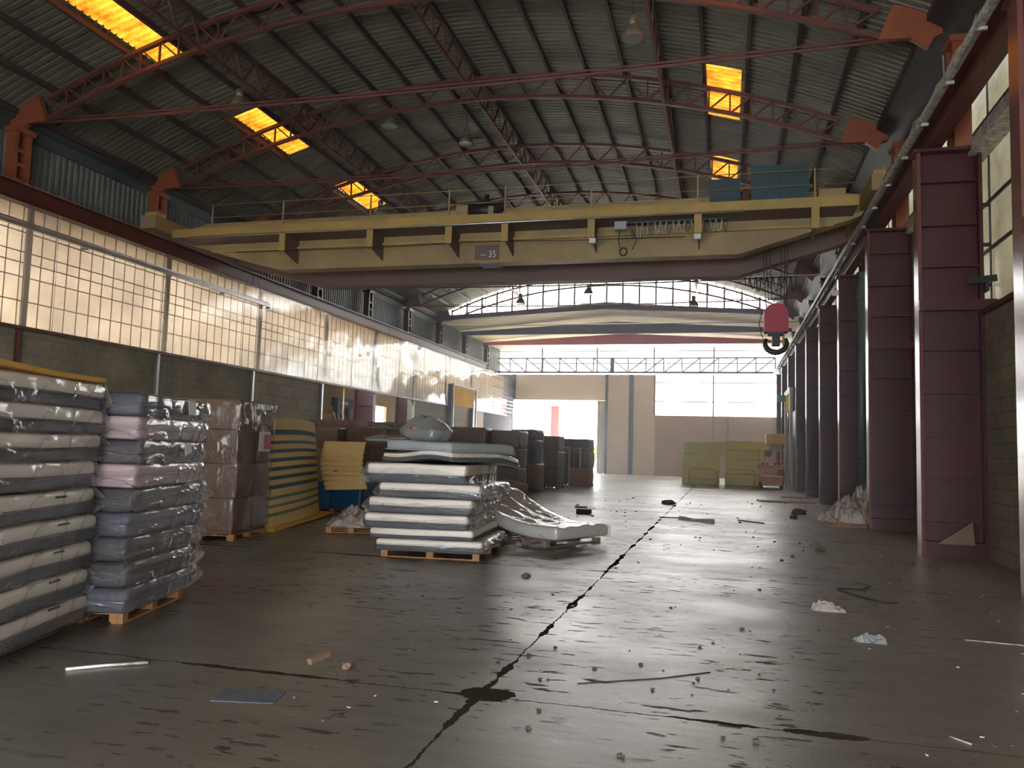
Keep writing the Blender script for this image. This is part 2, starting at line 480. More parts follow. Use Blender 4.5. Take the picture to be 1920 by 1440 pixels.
M['blue_bale'] = P('blue_wrapped_foam', (0.012, 0.085, 0.17), (0.01, 0.055, 0.12), 2.2, 0.35, bump=0.4, bscale=8)
M['mauve'] = P('mauve_cloth', (0.30, 0.20, 0.26), (0.15, 0.10, 0.14), 3, 0.85)
M['orange_paint'] = P('orange_machine_paint', (0.72, 0.24, 0.05), (0.62, 0.20, 0.05), 2, 0.45)
M['yellow_paint'] = P('safety_yellow_paint', (0.88, 0.54, 0.05), (0.78, 0.47, 0.05), 2, 0.45)
M['rubber'] = P('black_rubber', (0.02, 0.02, 0.02), None, rough=0.8)
M['paper'] = P('white_paper', (0.75, 0.73, 0.72), None, rough=0.8)
M['pink_paper'] = P('pink_paper', (0.62, 0.22, 0.24), None, rough=0.8)
M['shade'] = P('lamp_aluminium', (0.33, 0.30, 0.24), (0.22, 0.20, 0.17), 5, 0.4, 0.5)
M['shade_in'] = P('lamp_glass', (0.22, 0.24, 0.20), None, rough=0.2)
M['rock'] = P('broken_concrete', (0.10, 0.085, 0.07), (0.06, 0.05, 0.042), 9, 0.9)
M['ground_out'] = P('pale_yard_concrete', (0.62, 0.58, 0.50), (0.52, 0.49, 0.43), 0.3, 0.9)
M['red_out'] = P('red_gate_post_paint', (0.50, 0.018, 0.008), None, rough=0.7)
M['leaf'] = P('yellow_green_leaves', (0.22, 0.32, 0.02), (0.14, 0.22, 0.015), 3, 0.6)
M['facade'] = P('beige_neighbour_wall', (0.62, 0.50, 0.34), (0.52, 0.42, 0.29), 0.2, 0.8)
M['navy'] = P('navy_machine_paint', (0.03, 0.045, 0.12), (0.025, 0.035, 0.09), 2, 0.4)
M['yellow_shutter'] = P('yellow_shutter', (0.80, 0.44, 0.02), (0.70, 0.38, 0.02), 1, 0.9, spec=0.1)
M['white_frame'] = P('dirty_white_frame', (0.62, 0.58, 0.52), (0.5, 0.46, 0.42), 2, 0.5)
M['grey_panel'] = P('dark_grey_panel', (0.105, 0.105, 0.11), (0.085, 0.085, 0.09), 1, 1.0, spec=0.05)
M['pipe_green'] = P('grey_green_pipe', (0.12, 0.17, 0.165), (0.09, 0.13, 0.13), 1, 0.4)
M['mint'] = P('mint_sign', (0.15, 0.45, 0.38), None, rough=0.5)
M['green_brick'] = P('dark_green_foam', (0.035, 0.06, 0.05), (0.03, 0.045, 0.04), 4, 0.8)

# ------------------------------------------------------------------ mesh helpers
class MB:
    def __init__(s):
        s.v, s.f, s.sm = [], [], []
    def add(s, vs, fs, smooth=False):
        o = len(s.v)
        s.v += [tuple(p) for p in vs]
        s.f += [tuple(i + o for i in q) for q in fs]
        s.sm += [smooth] * len(fs)
        return s
    def box(s, x0, x1, y0, y1, z0, z1):
        vs = [(x, y, z) for z in (z0, z1) for y in (y0, y1) for x in (x0, x1)]
        return s.add(vs, [(0, 2, 3, 1), (4, 5, 7, 6), (0, 1, 5, 4), (2, 6, 7, 3), (0, 4, 6, 2), (1, 3, 7, 5)])
    def bar(s, a, b, w_, h=None, upv=(0, 0, 1)):
        a, b = Vector(a), Vector(b)
        h = h or w_
        d = (b - a).normalized()
        u = Vector(upv)
        if abs(d.dot(u)) > 0.98:
            u = Vector((0, 1, 0)) if abs(d.y) < 0.9 else Vector((1, 0, 0))
        sx = d.cross(u).normalized() * (w_ / 2)
        sz = sx.cross(d).normalized() * (h / 2)
        vs = [p + i * sx + j * sz for p in (a, b) for i, j in ((-1, -1), (1, -1), (1, 1), (-1, 1))]
        return s.add(vs, [(0, 1, 2, 3), (7, 6, 5, 4), (0, 4, 5, 1), (1, 5, 6, 2), (2, 6, 7, 3), (3, 7, 4, 0)])
    def tube(s, pts, r, n=8, cap=True):
        pts = [Vector(p) for p in pts]
        rs = r if isinstance(r, (list, tuple)) else [r] * len(pts)
        rings = []
        prev = None
        for i, p in enumerate(pts):
            d = (pts[min(i + 1, len(pts) - 1)] - pts[max(i - 1, 0)]).normalized()
            u = prev if prev is not None else (Vector((0, 0, 1)) if abs(d.z) < 0.9 else Vector((1, 0, 0)))
            a = d.cross(u)
            if a.length < 1e-4:
                a = d.orthogonal()
            a.normalize()
            c = a.cross(d).normalized()
            prev = c
            rings.append([p + (a * math.cos(2 * PI * k / n) + c * math.sin(2 * PI * k / n)) * rs[i] for k in range(n)])
        vs = [q for ring in rings for q in ring]
        fs = [(i * n + k, i * n + (k + 1) % n, (i + 1) * n + (k + 1) % n, (i + 1) * n + k) for i in range(len(pts) - 1) for k in range(n)]
        s.add(vs, fs, True)
        if cap:
            o = len(s.v) - len(vs)
            s.f += [tuple(o + k for k in range(n))[::-1], tuple(o + (len(pts) - 1) * n + k for k in range(n))]
            s.sm += [False, False]
        return s
    def lathe(s, c, prof, n=16):
        vs = [(c[0] + r * math.cos(2 * PI * k / n), c[1] + r * math.sin(2 * PI * k / n), c[2] + z) for r, z in prof for k in range(n)]
        fs = [(i * n + k, i * n + (k + 1) % n, (i + 1) * n + (k + 1) % n, (i + 1) * n + k) for i in range(len(prof) - 1) for k in range(n)]
        return s.add(vs, fs, True)
    def prism(s, poly, axis, a, b):
        """poly is a list of 2D points in the plane across axis, drawn from a to b along it"""
        def pt(p, t):
            return {'x': (t, p[0], p[1]), 'y': (p[0], t, p[1]), 'z': (p[0], p[1], t)}[axis]
        n = len(poly)
        vs = [pt(p, a) for p in poly] + [pt(p, b) for p in poly]
        fs = [tuple(range(n)), tuple(range(2 * n - 1, n - 1, -1))] + [(i, i + n, (i + 1) % n + n, (i + 1) % n) for i in range(n)]
        return s.add(vs, fs)
    def rbox(s, hx, hy, hz, r, nx=6, ny=6, nz=1, fn=None, c=(0, 0, 0)):
        """soft box of half sizes hx, hy, hz; fn bends each point"""
        def cuts(h, n):
            e = min(r, h * 0.98)
            a = [-h, -h + 0.12 * e, -h + 0.4 * e, -h + e]
            m_ = [(-h + e) + (2 * h - 2 * e) * i / n for i in range(1, n)]
            b_ = [h - e, h - 0.4 * e, h - 0.12 * e, h]
            return a + m_ + b_
        cx, cy, cz = cuts(hx, nx), cuts(hy, ny), cuts(hz, nz)
        def place(p):
            q = Vector((max(-hx + r, min(hx - r, p[0])), max(-hy + r, min(hy - r, p[1])), max(-hz + r, min(hz - r, p[2]))))
            d = Vector(p) - q
            if d.length > 1e-9:
                m_ = max(abs(d.x), abs(d.y), abs(d.z))
                d = d.normalized() * m_ if r > 0 else d
            q = q + d
            if fn:
                q = Vector(fn(q))
            return (q.x + c[0], q.y + c[1], q.z + c[2])
        idx, vs, fs = {}, [], []
        def vid(i, j, k):
            key = (i, j, k)
            if key not in idx:
                idx[key] = len(vs)
                vs.append(place((cx[i], cy[j], cz[k])))
            return idx[key]
        I, J, K = len(cx) - 1, len(cy) - 1, len(cz) - 1
        for i in range(I):
            for j in range(J):
                fs.append((vid(i, j, 0), vid(i, j + 1, 0), vid(i + 1, j + 1, 0), vid(i + 1, j, 0)))
                fs.append((vid(i, j, K), vid(i + 1, j, K), vid(i + 1, j + 1, K), vid(i, j + 1, K)))
        for i in range(I):
            for k in range(K):
                fs.append((vid(i, 0, k), vid(i + 1, 0, k), vid(i + 1, 0, k + 1), vid(i, 0, k + 1)))
                fs.append((vid(i, J, k), vid(i, J, k + 1), vid(i + 1, J, k + 1), vid(i + 1, J, k)))
        for j in range(J):
            for k in range(K):
                fs.append((vid(0, j, k), vid(0, j, k + 1), vid(0, j + 1, k + 1), vid(0, j + 1, k)))
                fs.append((vid(I, j, k), vid(I, j + 1, k), vid(I, j + 1, k + 1), vid(I, j, k + 1)))
        return s.add(vs, fs, True)
    def build(s, name, mat, parent=None, world=False, base=False):
        vs = [Vector(p) for p in s.v]
        loc = Vector((0, 0, 0))
        if parent is not None and world:
            inv = wm(parent).inverted()
            vs = [inv @ p for p in vs]
        if parent is None and base:
            lo = Vector([min(p[i] for p in vs) for i in range(3)])
            hi = Vector([max(p[i] for p in vs) for i in range(3)])
            loc = Vector(((lo.x + hi.x) / 2, (lo.y + hi.y) / 2, lo.z))
            vs = [p - loc for p in vs]
        me = bpy.data.meshes.new(name)
        me.from_pydata([tuple(p) for p in vs], [], s.f)
        me.polygons.foreach_set('use_smooth', s.sm)
        me.materials.append(M[mat] if isinstance(mat, str) else mat)
        me.update()
        o = bpy.data.objects.new(name, me)
        COL.objects.link(o)
        o.parent = parent
        o.location = loc
        return o

def wm(o):
    m = o.matrix_basis.copy()
    while o.parent:
        o = o.parent
        m = o.matrix_basis @ m
    return m

def tag(o, label=None, cat=None, group=None, kind=None):
    if label: o['label'] = label
    if cat: o['category'] = cat
    if group: o['group'] = group
    if kind: o['kind'] = kind
    return o

def empty(name, loc=(0, 0, 0), rz=0.0, label=None, cat=None, group=None):
    o = bpy.data.objects.new(name, None)
    o.empty_display_size = 0.2
    COL.objects.link(o)
    o.location = loc
    o.rotation_euler = (0, 0, rz)
    return tag(o, label, cat, group)

def copy_tree(o, parent=None):
    c = o.copy()
    COL.objects.link(c)
    c.parent = parent
    for ch in list(o.children):
        copy_tree(ch, c)
    return c

def struct(name, mb, mat, parent=None):
    o = mb.build(name, mat, parent)
    return tag(o, kind='structure')

def text_mesh(curve, name, parent, mat4):
    tmp = bpy.data.objects.new('tmp', curve)
    COL.objects.link(tmp)
    bpy.context.view_layer.update()
    me = bpy.data.meshes.new_from_object(tmp.evaluated_get(bpy.context.evaluated_depsgraph_get()))
    bpy.data.objects.remove(tmp)
    me.transform(mat4)
    me.name = name
    o = bpy.data.objects.new(name, me)
    COL.objects.link(o)
    o.parent = parent
    return o

ORD = ['first', 'second', 'third', 'fourth', 'fifth', 'sixth', 'seventh', 'eighth', 'ninth', 'tenth', 'eleventh', 'twelfth']
BAYS = [15.3, 20.3, 25.3, 30.3, 35.3, 40.3, 45.3, 50.3, 55.3, 60.3]

# ================================================================== BUILDING SHELL
XC, RT, ZT = -6.7, 23.3, 12.0          # roof arc: centre line, radius, crown height
def roof_z(x, drop=0.0):
    return ZT - RT + math.sqrt(RT * RT - (x - XC) ** 2) - drop

f = MB().box(-17.4, 4.45, -6, 60.45, -0.3, 0.0)
struct('floor', f, 'floor')
g = MB().box(-75, 45, 60.5, 140, -0.35, -0.03)
g.box(-75, -17.4, -10, 60.5, -0.35, -0.03)
g.box(4.45, 45, -10, 60.5, -0.35, -0.03)
struct('ground_yard', g, 'ground_out')

# --- corrugated arched ceiling with openings for the skylights
KS = 1.02
SKY = [(-1, 13.2, 16.2), (-1, 19.4, 22.4), (-1, 25.5, 28.4), (1, 13.2, 16.2), (1, 19.4, 22.4), (1, 25.5, 28.4)]
SK0, SK1 = 6.06, 6.88
cut_x = [k * KS for k in range(-10, 11)]
xs = sorted(set([-10.8] + cut_x + [(k + 0.5) * KS for k in range(-10, 10)] + [SK0 * KS, SK1 * KS, -SK0 * KS, -SK1 * KS] + [10.95]))
def ribs(y0, y1, p=0.2, up_=0.055):
    out, y = [], y0
    while y < y1 - 1e-6:
        out += [(y, 0), (y + 0.125, 0), (y + 0.14, up_), (y + 0.185, up_)]
        y += p
    return out + [(y1, 0)]
def arc_sheet(y0, y1, xlist, skip=None):
    m = MB()
    ys = ribs(y0, y1)
    vs = [(XC + x, y, roof_z(XC + x) + h) for y, h in ys for x in xlist]
    n = len(xlist)
    fs = []
    for i in range(len(ys) - 1):
        for j in range(n - 1):
            if skip and skip((xlist[j] + xlist[j + 1]) / 2, (ys[i][0] + ys[i + 1][0]) / 2):
                continue
            fs.append((i * n + j, i * n + j + 1, (i + 1) * n + j + 1, (i + 1) * n + j))
    return m.add(vs, fs)
def in_sky(x, y):
    return any(s * x > SK0 * KS and s * x < SK1 * KS and a < y < b for s, a, b in SKY)
struct('ceiling', arc_sheet(-6.0, 45.4, xs, in_sky), 'roof')
side = {-1: 'left', 1: 'right'}
for i, (s, a, b) in enumerate(SKY):
    xl = sorted([s * SK0 * KS, s * (SK0 + SK1) / 2 * KS, s * SK1 * KS])
    o = arc_sheet(a, b, xl).build('skylight', 'amber', base=True)
    tag(o, '%s amber skylight on the %s side of the arched roof' % (['nearest', 'middle', 'farthest'][i % 3], side[s]), 'skylight', 'amber skylights in the arched roof')

m = MB().prism([(3.52, 9.62), (4.3, 9.25), (4.3, 8.2), (4.22, 8.2), (4.1, 9.1), (3.5, 9.5)], 'y', -6, 45.2)
struct('trim_6', m, 'black')  # eave gutter strip, its black also paints the shadow under the roof edge
m = MB().prism([(-16.95, 9.55), (-17.28, 9.5), (-17.28, 9.1), (-17.22, 9.1), (-17.1, 9.35), (-16.93, 9.42)], 'y', -6, 45.2)
struct('trim_7', m, 'corr_dark')  # left gutter box, roof shadow painted into its dark colour
# --- lower, lightly pitched roof over the last three bays
m = MB()
def low_z(x):
    return 10.25 - abs(x - XC) * 0.075
ys = []
y = 45.3
while y < 60.5:
    ys += [(y, 0), (y + 0.2, 0), (y + 0.22, 0.03), (y + 0.28, 0.03)]
    y += 0.3
ys.append((60.6, 0))
xl = [-17.6, -12, XC, -1.4, 4.5]
vs = [(x, y, low_z(x) + h) for y, h in ys for x in xl]
m.add(vs, [(i * 5 + j, i * 5 + j + 1, i * 5 + 5 + j + 1, i * 5 + 5 + j) for i in range(len(ys) - 1) for j in range(4)])
struct('ceiling_rear', m, 'roof_pale')

# --- corrugated strips above the crane beams
def corr_wall(x, y0, y1, z0, z1, d, mat, name):
    m, y, k = MB(), y0, 0
    prof = []
    while y < y1:
        prof += [(y, 0), (y + 0.075, 0), (y + 0.1, d), (y + 0.175, d)]
        y += 0.2
    prof.append((y1, 0))
    vs = [(x + h, yy, z) for yy, h in prof for z in (z0, z1)]
    m.add(vs, [(i * 2, i * 2 + 1, i * 2 + 3, i * 2 + 2) for i in range(len(prof) - 1)])
    struct(name, m, mat)
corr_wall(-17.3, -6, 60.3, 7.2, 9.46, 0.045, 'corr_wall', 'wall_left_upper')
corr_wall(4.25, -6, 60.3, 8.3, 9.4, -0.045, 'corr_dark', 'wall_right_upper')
m = MB().box(-17.4, -16.1, -6, 53, 7.1, 7.16)
struct('trim_1', m, 'corr_dark')
m = MB().box(-17.7, 4.6, -6.3, -6.1, 3.4, 12.2)
m.box(-17.7, -9, -6.3, -6.1, 0, 3.4)
struct('wall_front', m, 'corr_dark')  # unseen wall behind the camera, opening below sized to let in fill light

# --- left wall: block infill below the windows
def wall_seg(x0, x1, y0, y1, z0, z1, mat, name):
    struct(name, MB().box(x0, x1, y0, y1, z0, z1), mat)
wall_seg(-16.45, -16.12, -6, 24.66, 0, 4.15, 'block_dark', 'wall_left')
wall_seg(-16.45, -16.12, 24.66, 29.62, 0, 4.15, 'block_pale', 'wall_left_pale')
wall_seg(-16.45, -16.12, 39.75, 45.2, 0, 4.15, 'block_pale', 'wall_left_mid')
wall_seg(-16.45, -16.12, 45.2, 49.9, 0, 4.2, 'block_pale', 'wall_left_shutter')
wall_seg(-16.45, -16.12, 49.9, 52.6, 0, 4.15, 'card_light', 'wall_left_tan')
wall_seg(-16.45, -16.12, 52.6, 60.4, 0, 4.2, 'grey_panel', 'wall_left_end')
wall_seg(-16.45, -16.12, 58.3, 60.4, 4.2, 6.9, 'grey_panel', 'wall_left_corner')
# sill rail under the plastic sheeting
m = MB().box(-16.12, -16.0, -6, 45.1, 4.10, 4.18)
m.box(-16.12, -16.0, 50.1, 58.3, 4.12, 4.22)
struct('trim_2', m, 'steel_red')
for y, mt in ((14.98, 'steel_red'), (19.77, 'silver'), (24.66, 'silver'), (29.66, 'silver'), (39.7, 'white_frame')):
    o = MB().box(-16.12, -16.03, y - 0.05, y + 0.05, 0, 4.12).build('wall_post', mt, base=True)
    tag(o, {14.98: 'rusty red steel post in the olive block wall at far left', 19.77: 'thin galvanised post between two olive wall panels',
            24.66: 'galvanised post where olive blocks change to pale blocks', 29.66: 'galvanised post beside the left opening, at its near edge',
            39.7: 'white post at the far edge of the left opening'}[y], 'post')

# left windows: frosted panes on thin bars, one window per bay
for i, y0 in enumerate([-4.7, 0.3, 5.3, 10.3, 15.3, 20.3, 25.3, 30.3, 35.3, 40.3, 45.3, 50.3]):
    y1 = y0 + 5.0 if i < 11 else 58.3
    wn = struct('window_%d' % (i + 1), MB().add([(-16.35, y0 + 0.03, 4.18), (-16.35, y1 - 0.03, 4.18), (-16.35, y1 - 0.03, 7.1), (-16.35, y0 + 0.03, 7.1)], [(0, 1, 2, 3)]), 'left_panes')
    b = MB()
    y = y0
    while y < y1 - 0.1:
        b.box(-16.33, -16.31, y - 0.009, y + 0.009, 4.18, 7.1)
        y += 0.4
    for z in (4.82, 5.40, 5.74, 6.0, 6.48):
        b.box(-16.33, -16.31, y0, y1, z - 0.013, z + 0.013)
    b.box(-16.40, -16.28, y0 - 0.07, y0 + 0.07, 4.18, 7.1)
    fr = b.build('window_frame', 'pane_bar', wn)
# plastic sheeting stretched in front of the windows, seams every metre or so
cuts_ = [3.0, 8.2, 12.0, 15.9, 19.7, 23.8, 24.8, 28.14, 29.18, 32.25, 34.4, 37.6, 41.0, 45.2, 49.9, 53.0, 58.3]
for i in range(len(cuts_) - 1):
    a, b_ = cuts_[i], cuts_[i + 1]
    m = MB()
    ny, nz = max(6, int((b_ - a) / 0.16)), 24
    z0 = 4.16 if not (45.1 < a < 49.8) else 5.35
    vs, fs = [], []
    for iy in range(ny + 1):
        for iz in range(nz + 1):
            y, z = a + (b_ - a) * iy / ny, z0 + (7.12 - z0) * iz / nz
            ed = min(1, 5 * min(iy / ny, 1 - iy / ny)) * min(1, 5 * min(iz / nz, 1 - iz / nz))
            amp = 0.010 + 0.03 * min(1, max(0, (y - 22) / 15))
            dx = amp * ed * (noise.noise(Vector((i * 7.0, y * 0.55, z * 0.8))) + 0.5 * noise.noise(Vector((3, y * 1.6, z * 1.9))))
            vs.append((-16.06 + dx, y, z))
    fs = [(p * (nz + 1) + q, p * (nz + 1) + q + 1, (p + 1) * (nz + 1) + q + 1, (p + 1) * (nz + 1) + q) for p in range(ny) for q in range(nz)]
    m.add(vs, fs, True)
    o = m.build('plastic_sheet', 'left_film', base=True)
    tag(o, 'clear plastic sheet, %s from the camera along the left windows' % (ORD[i - 3] if i > 2 else ['out of view nearest', 'out of view second', 'partly seen nearest'][i]) if i < 15 else 'last clear plastic sheet before the far end wall', 'plastic sheet', 'plastic sheets over the left windows')
    sm = MB().tube([(-16.05, b_, z0), (-16.05, b_, 7.1)], 0.008, 5)
    sm.build('seam_tape', 'paper', o, world=True)

# handrail-like conduit that runs along the left windows
cd = empty('cable_conduit', (-15.9, 5, 6.45), 0, 'pair of galvanised conduits on brackets along the left windows', 'conduit')
MB().tube([(-15.9, 5, 6.60), (-15.9, 25.2, 6.60)], 0.022, 8).build('upper_pipe', 'silver', cd, True)
MB().box(-15.95, -15.86, 5, 25.2, 6.46, 6.56).build('cable_channel', 'silver', cd, True)
for y in (7.2, 10.2, 13.2, 16.6, 19.8, 22.4, 25.1):
    MB().bar((-15.99, y, 6.42), (-15.82, y, 6.42), 0.04, 0.05).build('bracket', 'pane_bar', cd, True)

wall_seg(8.0, 8.2, -6, 62, -0.03, 10.5, 'facade', 'wall_sky_blocker')  # added unseen wall that blocks sky from the right windows
# left opening and the neighbouring bay seen through it
wall_seg(-24.3, -24.1, -6, 35.5, -0.03, 7.2, 'facade', 'wall_neighbour')
wall_seg(-24.3, -24.1, 35.5, 62, 5.4, 7.2, 'facade', 'wall_neighbour_upper')
wall_seg(-24.3, -24.1, 45, 62, -0.03, 2.6, 'facade', 'wall_neighbour_far')
wall_seg(-24.3, -17.6, 26.0, 45.0, 5.2, 5.4, 'facade', 'ceiling_shade_canopy')  # unseen low canopy added to dim the columns in the opening
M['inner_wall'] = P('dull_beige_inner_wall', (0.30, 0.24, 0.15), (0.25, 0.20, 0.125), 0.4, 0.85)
wall_seg(-21.0, -17.5, 26.0, 26.2, -0.03, 5.2, 'inner_wall', 'wall_shade_screen')  # unseen screen added to keep yard light off the columns
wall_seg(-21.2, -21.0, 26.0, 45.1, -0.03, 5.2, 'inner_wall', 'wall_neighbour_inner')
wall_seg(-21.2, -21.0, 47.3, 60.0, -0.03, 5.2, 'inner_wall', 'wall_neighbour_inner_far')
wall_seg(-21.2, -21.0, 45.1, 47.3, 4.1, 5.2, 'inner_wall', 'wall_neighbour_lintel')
wall_seg(-24.3, -17.6, 45.0, 60.0, 5.2, 5.4, 'facade', 'ceiling_shade_canopy_far')  # added shading canopy carried on over the far part
# blue stacker and yellow beam behind the opening
st = empty('navy_stacker', (-18.6, 36.3, 0), 0, 'navy blue steel machine frame seen through the left opening', 'machine')
MB().box(-18.85, -18.6, 36.0, 36.3, 0, 3.9).build('mast', 'navy', st, True)
MB().box(-18.85, -18.6, 37.2, 37.5, 0, 3.9).build('mast', 'navy', st, True)
MB().box(-18.9, -18.55, 35.9, 37.9, 3.5, 3.95).build('crossbeam', 'navy', st, True)
MB().box(-18.9, -18.5, 35.6, 37.0, 1.2, 2.75).build('hopper', 'navy', st, True)
MB().bar((-18.7, 36.1, 3.5), (-18.7, 38.0, 2.2), 0.16).build('brace', 'navy', st, True)
MB().bar((-18.5, 35.4, 3.2), (-18.5, 36.4, 1.6), 0.08).build('chute_rail', 'white_frame', st, True)
MB().box(-18.52, -18.5, 36.3, 36.9, 3.62, 3.76).build('name_plate', 'paper', st, True)
yb = MB().box(-19.4, -19.2, 33.2, 36.6, 3.15, 3.4).build('yellow_beam', 'yellow_shutter', base=True)
tag(yb, 'short yellow beam beside the navy machine in the left opening', 'beam')
st2 = MB().tube([(-16.2, 31.9, 0), (-16.2, 31.9, 4.1)], 0.04).build('yellow_pipe', 'yellow', base=True)
tag(st2, 'thin yellowish pipe standing in the left opening', 'pipe')

# yellow shutter door on the left wall
d = empty('shutter_door', (-16.0, 47.6, 0), 0, 'yellow roller shutter in a pale frame high on the left wall', 'shutter')
MB().box(-16.1, -15.85, 45.15, 45.32, 0, 5.45).build('door_post', 'blue_post', d, True)
MB().box(-15.9, -15.8, 45.32, 45.46, 0, 5.42).build('door_frame', 'white_frame', d, True)
MB().box(-15.9, -15.8, 49.9, 50.04, 0, 5.42).build('door_frame', 'white_frame', d, True)
MB().box(-16.1, -15.85, 49.4, 49.9, 0, 4.2).build('door_post', 'blue_post', d, True)
MB().box(-15.9, -15.8, 45.32, 50.04, 5.38, 5.5).build('lintel', 'white_frame', d, True)
sh = MB()
for k in range(8):
    sh.box(-16.04, -15.98 + 0.01 * (k % 2), 45.4, 49.95, 4.22 + 0.145 * k, 4.355 + 0.145 * k)
sh.build('shutter_curtain', 'yellow_shutter', d, True)

# far left corner louvres (bars over the bright strip)
for k, z in enumerate((4.45, 4.72, 5.0, 5.27, 5.55, 6.1, 6.75)):
    o = MB().box(-16.03, -15.97, 54.5, 60.2, z - 0.035, z + 0.035).build('louvre_bar', 'blue_post', base=True)
    tag(o, 'horizontal bar over the bright left corner window, %s from the bottom' % ORD[k], 'bar', 'bars over the far left corner window')

# --- right wall
wall_seg(4.22, 4.5, -6, 60.4, 0, 4.12, 'block_right', 'wall_right')
for i, y0 in enumerate([5.1 + 5 * k for k in range(-2, 11)]):
    wn = struct('window_%d' % (20 + i), MB().add([(4.39, y0, 4.1), (4.39, y0 + 5.0, 4.1), (4.39, y0 + 5.0, 8.4), (4.39, y0, 8.4)], [(0, 1, 2, 3)]), 'right_panes')
    b = MB()
    for yy in (y0, y0 + 1.25, y0 + 2.5, y0 + 3.75):
        b.box(4.355, 4.38, yy - 0.02, yy + 0.02, 4.15, 8.35)
    for z in (5.27, 6.1, 7.6):
        b.box(4.35, 4.38, y0, y0 + 5, z - 0.03, z + 0.03)
    b.build('window_frame', 'corr_dark', wn)
m = MB().box(4.05, 4.38, -6, 60, 6.92, 6.98)
m.box(4.05, 4.09, -6, 60, 6.98, 7.16)
struct('trim_3', m, 'rail')
m = MB().box(4.15, 4.38, -6, 60, 4.1, 4.18)
struct('trim_4', m, 'maroon')

# --- end wall
YE = 60.3
struct('wall_back', MB().box(-5.2, 4.3, YE + 0.01, YE + 0.2, 0, 4.46), 'end_panel')
struct('wall_back_corner', MB().box(-17.6, -16.15, YE, YE + 0.2, 0, 7.5), 'grey_panel')
sp_ = MB()
for x in (-0.9, 0.15):
    sp_.box(x - 0.04, x + 0.04, YE - 0.04, YE, 0, 4.45)
struct('trim_5', sp_, 'pane_bar')
for i, (x0, x1) in enumerate(((-5.15, -0.9), (-0.9, 3.5))):
    wn = struct('window_%d' % (40 + i), MB().box(x0, x1, YE + 0.05, YE + 0.07, 4.45, 7.5), 'end_panes')
    b = MB().box(x0 - 0.05, x0 + 0.05, YE - 0.02, YE + 0.05, 4.45, 7.5)
    for z in (5.5, 6.9):
        b.box(x0, x1, YE - 0.01, YE + 0.05, z - 0.03, z + 0.03)
    b.build('window_frame', 'maroon', wn)
gx = [-17.4, -13.84, -9.53, -5.22, -0.87, 3.5]
for i in range(5):
    wn = struct('window_%d' % (50 + i), MB().box(gx[i], gx[i + 1], YE + 0.05, YE + 0.07, 7.6, 9.6), 'end_panes')
    b = MB().box(gx[i] - 0.05, gx[i] + 0.05, YE - 0.05, YE + 0.05, 7.6, 9.6)
    for z in (8.35, 9.3):
        b.box(gx[i], gx[i + 1], YE - 0.01, YE + 0.05, z - 0.03, z + 0.03)
    b.build('window_frame', 'blue_post', wn)
# door group: lintel panel, folding leaf, narrow panels
struct('wall_back_lintel', MB().box(-15.9, -8.85, YE, YE + 0.15, 5.52, 7.5), 'door_beige')
m = MB().box(-8.8, -7.05, YE, YE + 0.12, 2.95, 7.5)
m.box(-8.8, -7.05, YE, YE + 0.12, 1.42, 2.9)
m.box(-8.8, -7.05, YE, YE + 0.12, 0.0, 1.38)
m.box(-8.8, -7.05, YE + 0.06, YE + 0.12, 1.3, 3.0)
struct('door_1', m, 'door_beige')
struct('door_2', MB().box(-6.74, -5.12, YE, YE + 0.12, 0.0, 7.5), 'door_beige')
m = MB()
for k in range(4):
    m.box(-9.3 + 0.12 * k, -9.21 + 0.12 * k, YE - 0.9 + 0.1 * (k % 2), YE, 0.02, 5.45)
struct('door_3', m, 'white_frame')
struct('door_4', MB().box(-16.2, -16.05, YE - 0.1, YE + 0.1, 0, 5.5), 'white_frame')
for x0, x1, lb in ((-16.15, -15.9, 'left of the beige lintel panel'), (-8.85, -8.66, 'between the doorway and the narrow door panel'), (-7.05, -6.72, 'between the two tall beige door panels')):
    z0 = 5.5 if x0 < -16 else 0
    o = MB().box(x0, x1, YE - 0.12, YE + 0.02, z0, 7.5).build('door_post', 'blue_post', base=True)
    tag(o, 'blue-grey steel post ' + lb, 'post')
# lattice beam in front of the end glazing
lb = empty('lattice_beam', (XC, 59.8, 7.6), 0, 'long horizontal lattice beam across the far end wall above the doors', 'beam')
MB().bar((-17.6, 59.8, 8.7), (3.4, 59.8, 8.7), 0.09).build('top_chord', 'blue_post', lb, True)
MB().bar((-17.6, 59.8, 7.62), (3.4, 59.8, 7.62), 0.14).build('bottom_chord', 'blue_post', lb, True)
n = 16
for k in range(n):
    xa = -17.6 + 21 * k / n
    xb = -17.6 + 21 * (k + 1) / n
    a_, b_ = ((xa, 59.8, 8.7), (xb, 59.8, 7.62)) if k < n / 2 else ((xa, 59.8, 7.62), (xb, 59.8, 8.7))
    MB().bar(a_, b_, 0.085).build('diagonal_brace', 'purple_beam', lb, True)
    MB().bar((xb, 59.8, 7.62), (xb, 59.8, 8.7), 0.085).build('vertical_brace', 'purple_beam', lb, True)
MB().box(-8.4, -8.15, 59.7, 59.9, 7.62, 8.7).build('hanger_plate', 'maroon', lb, True)

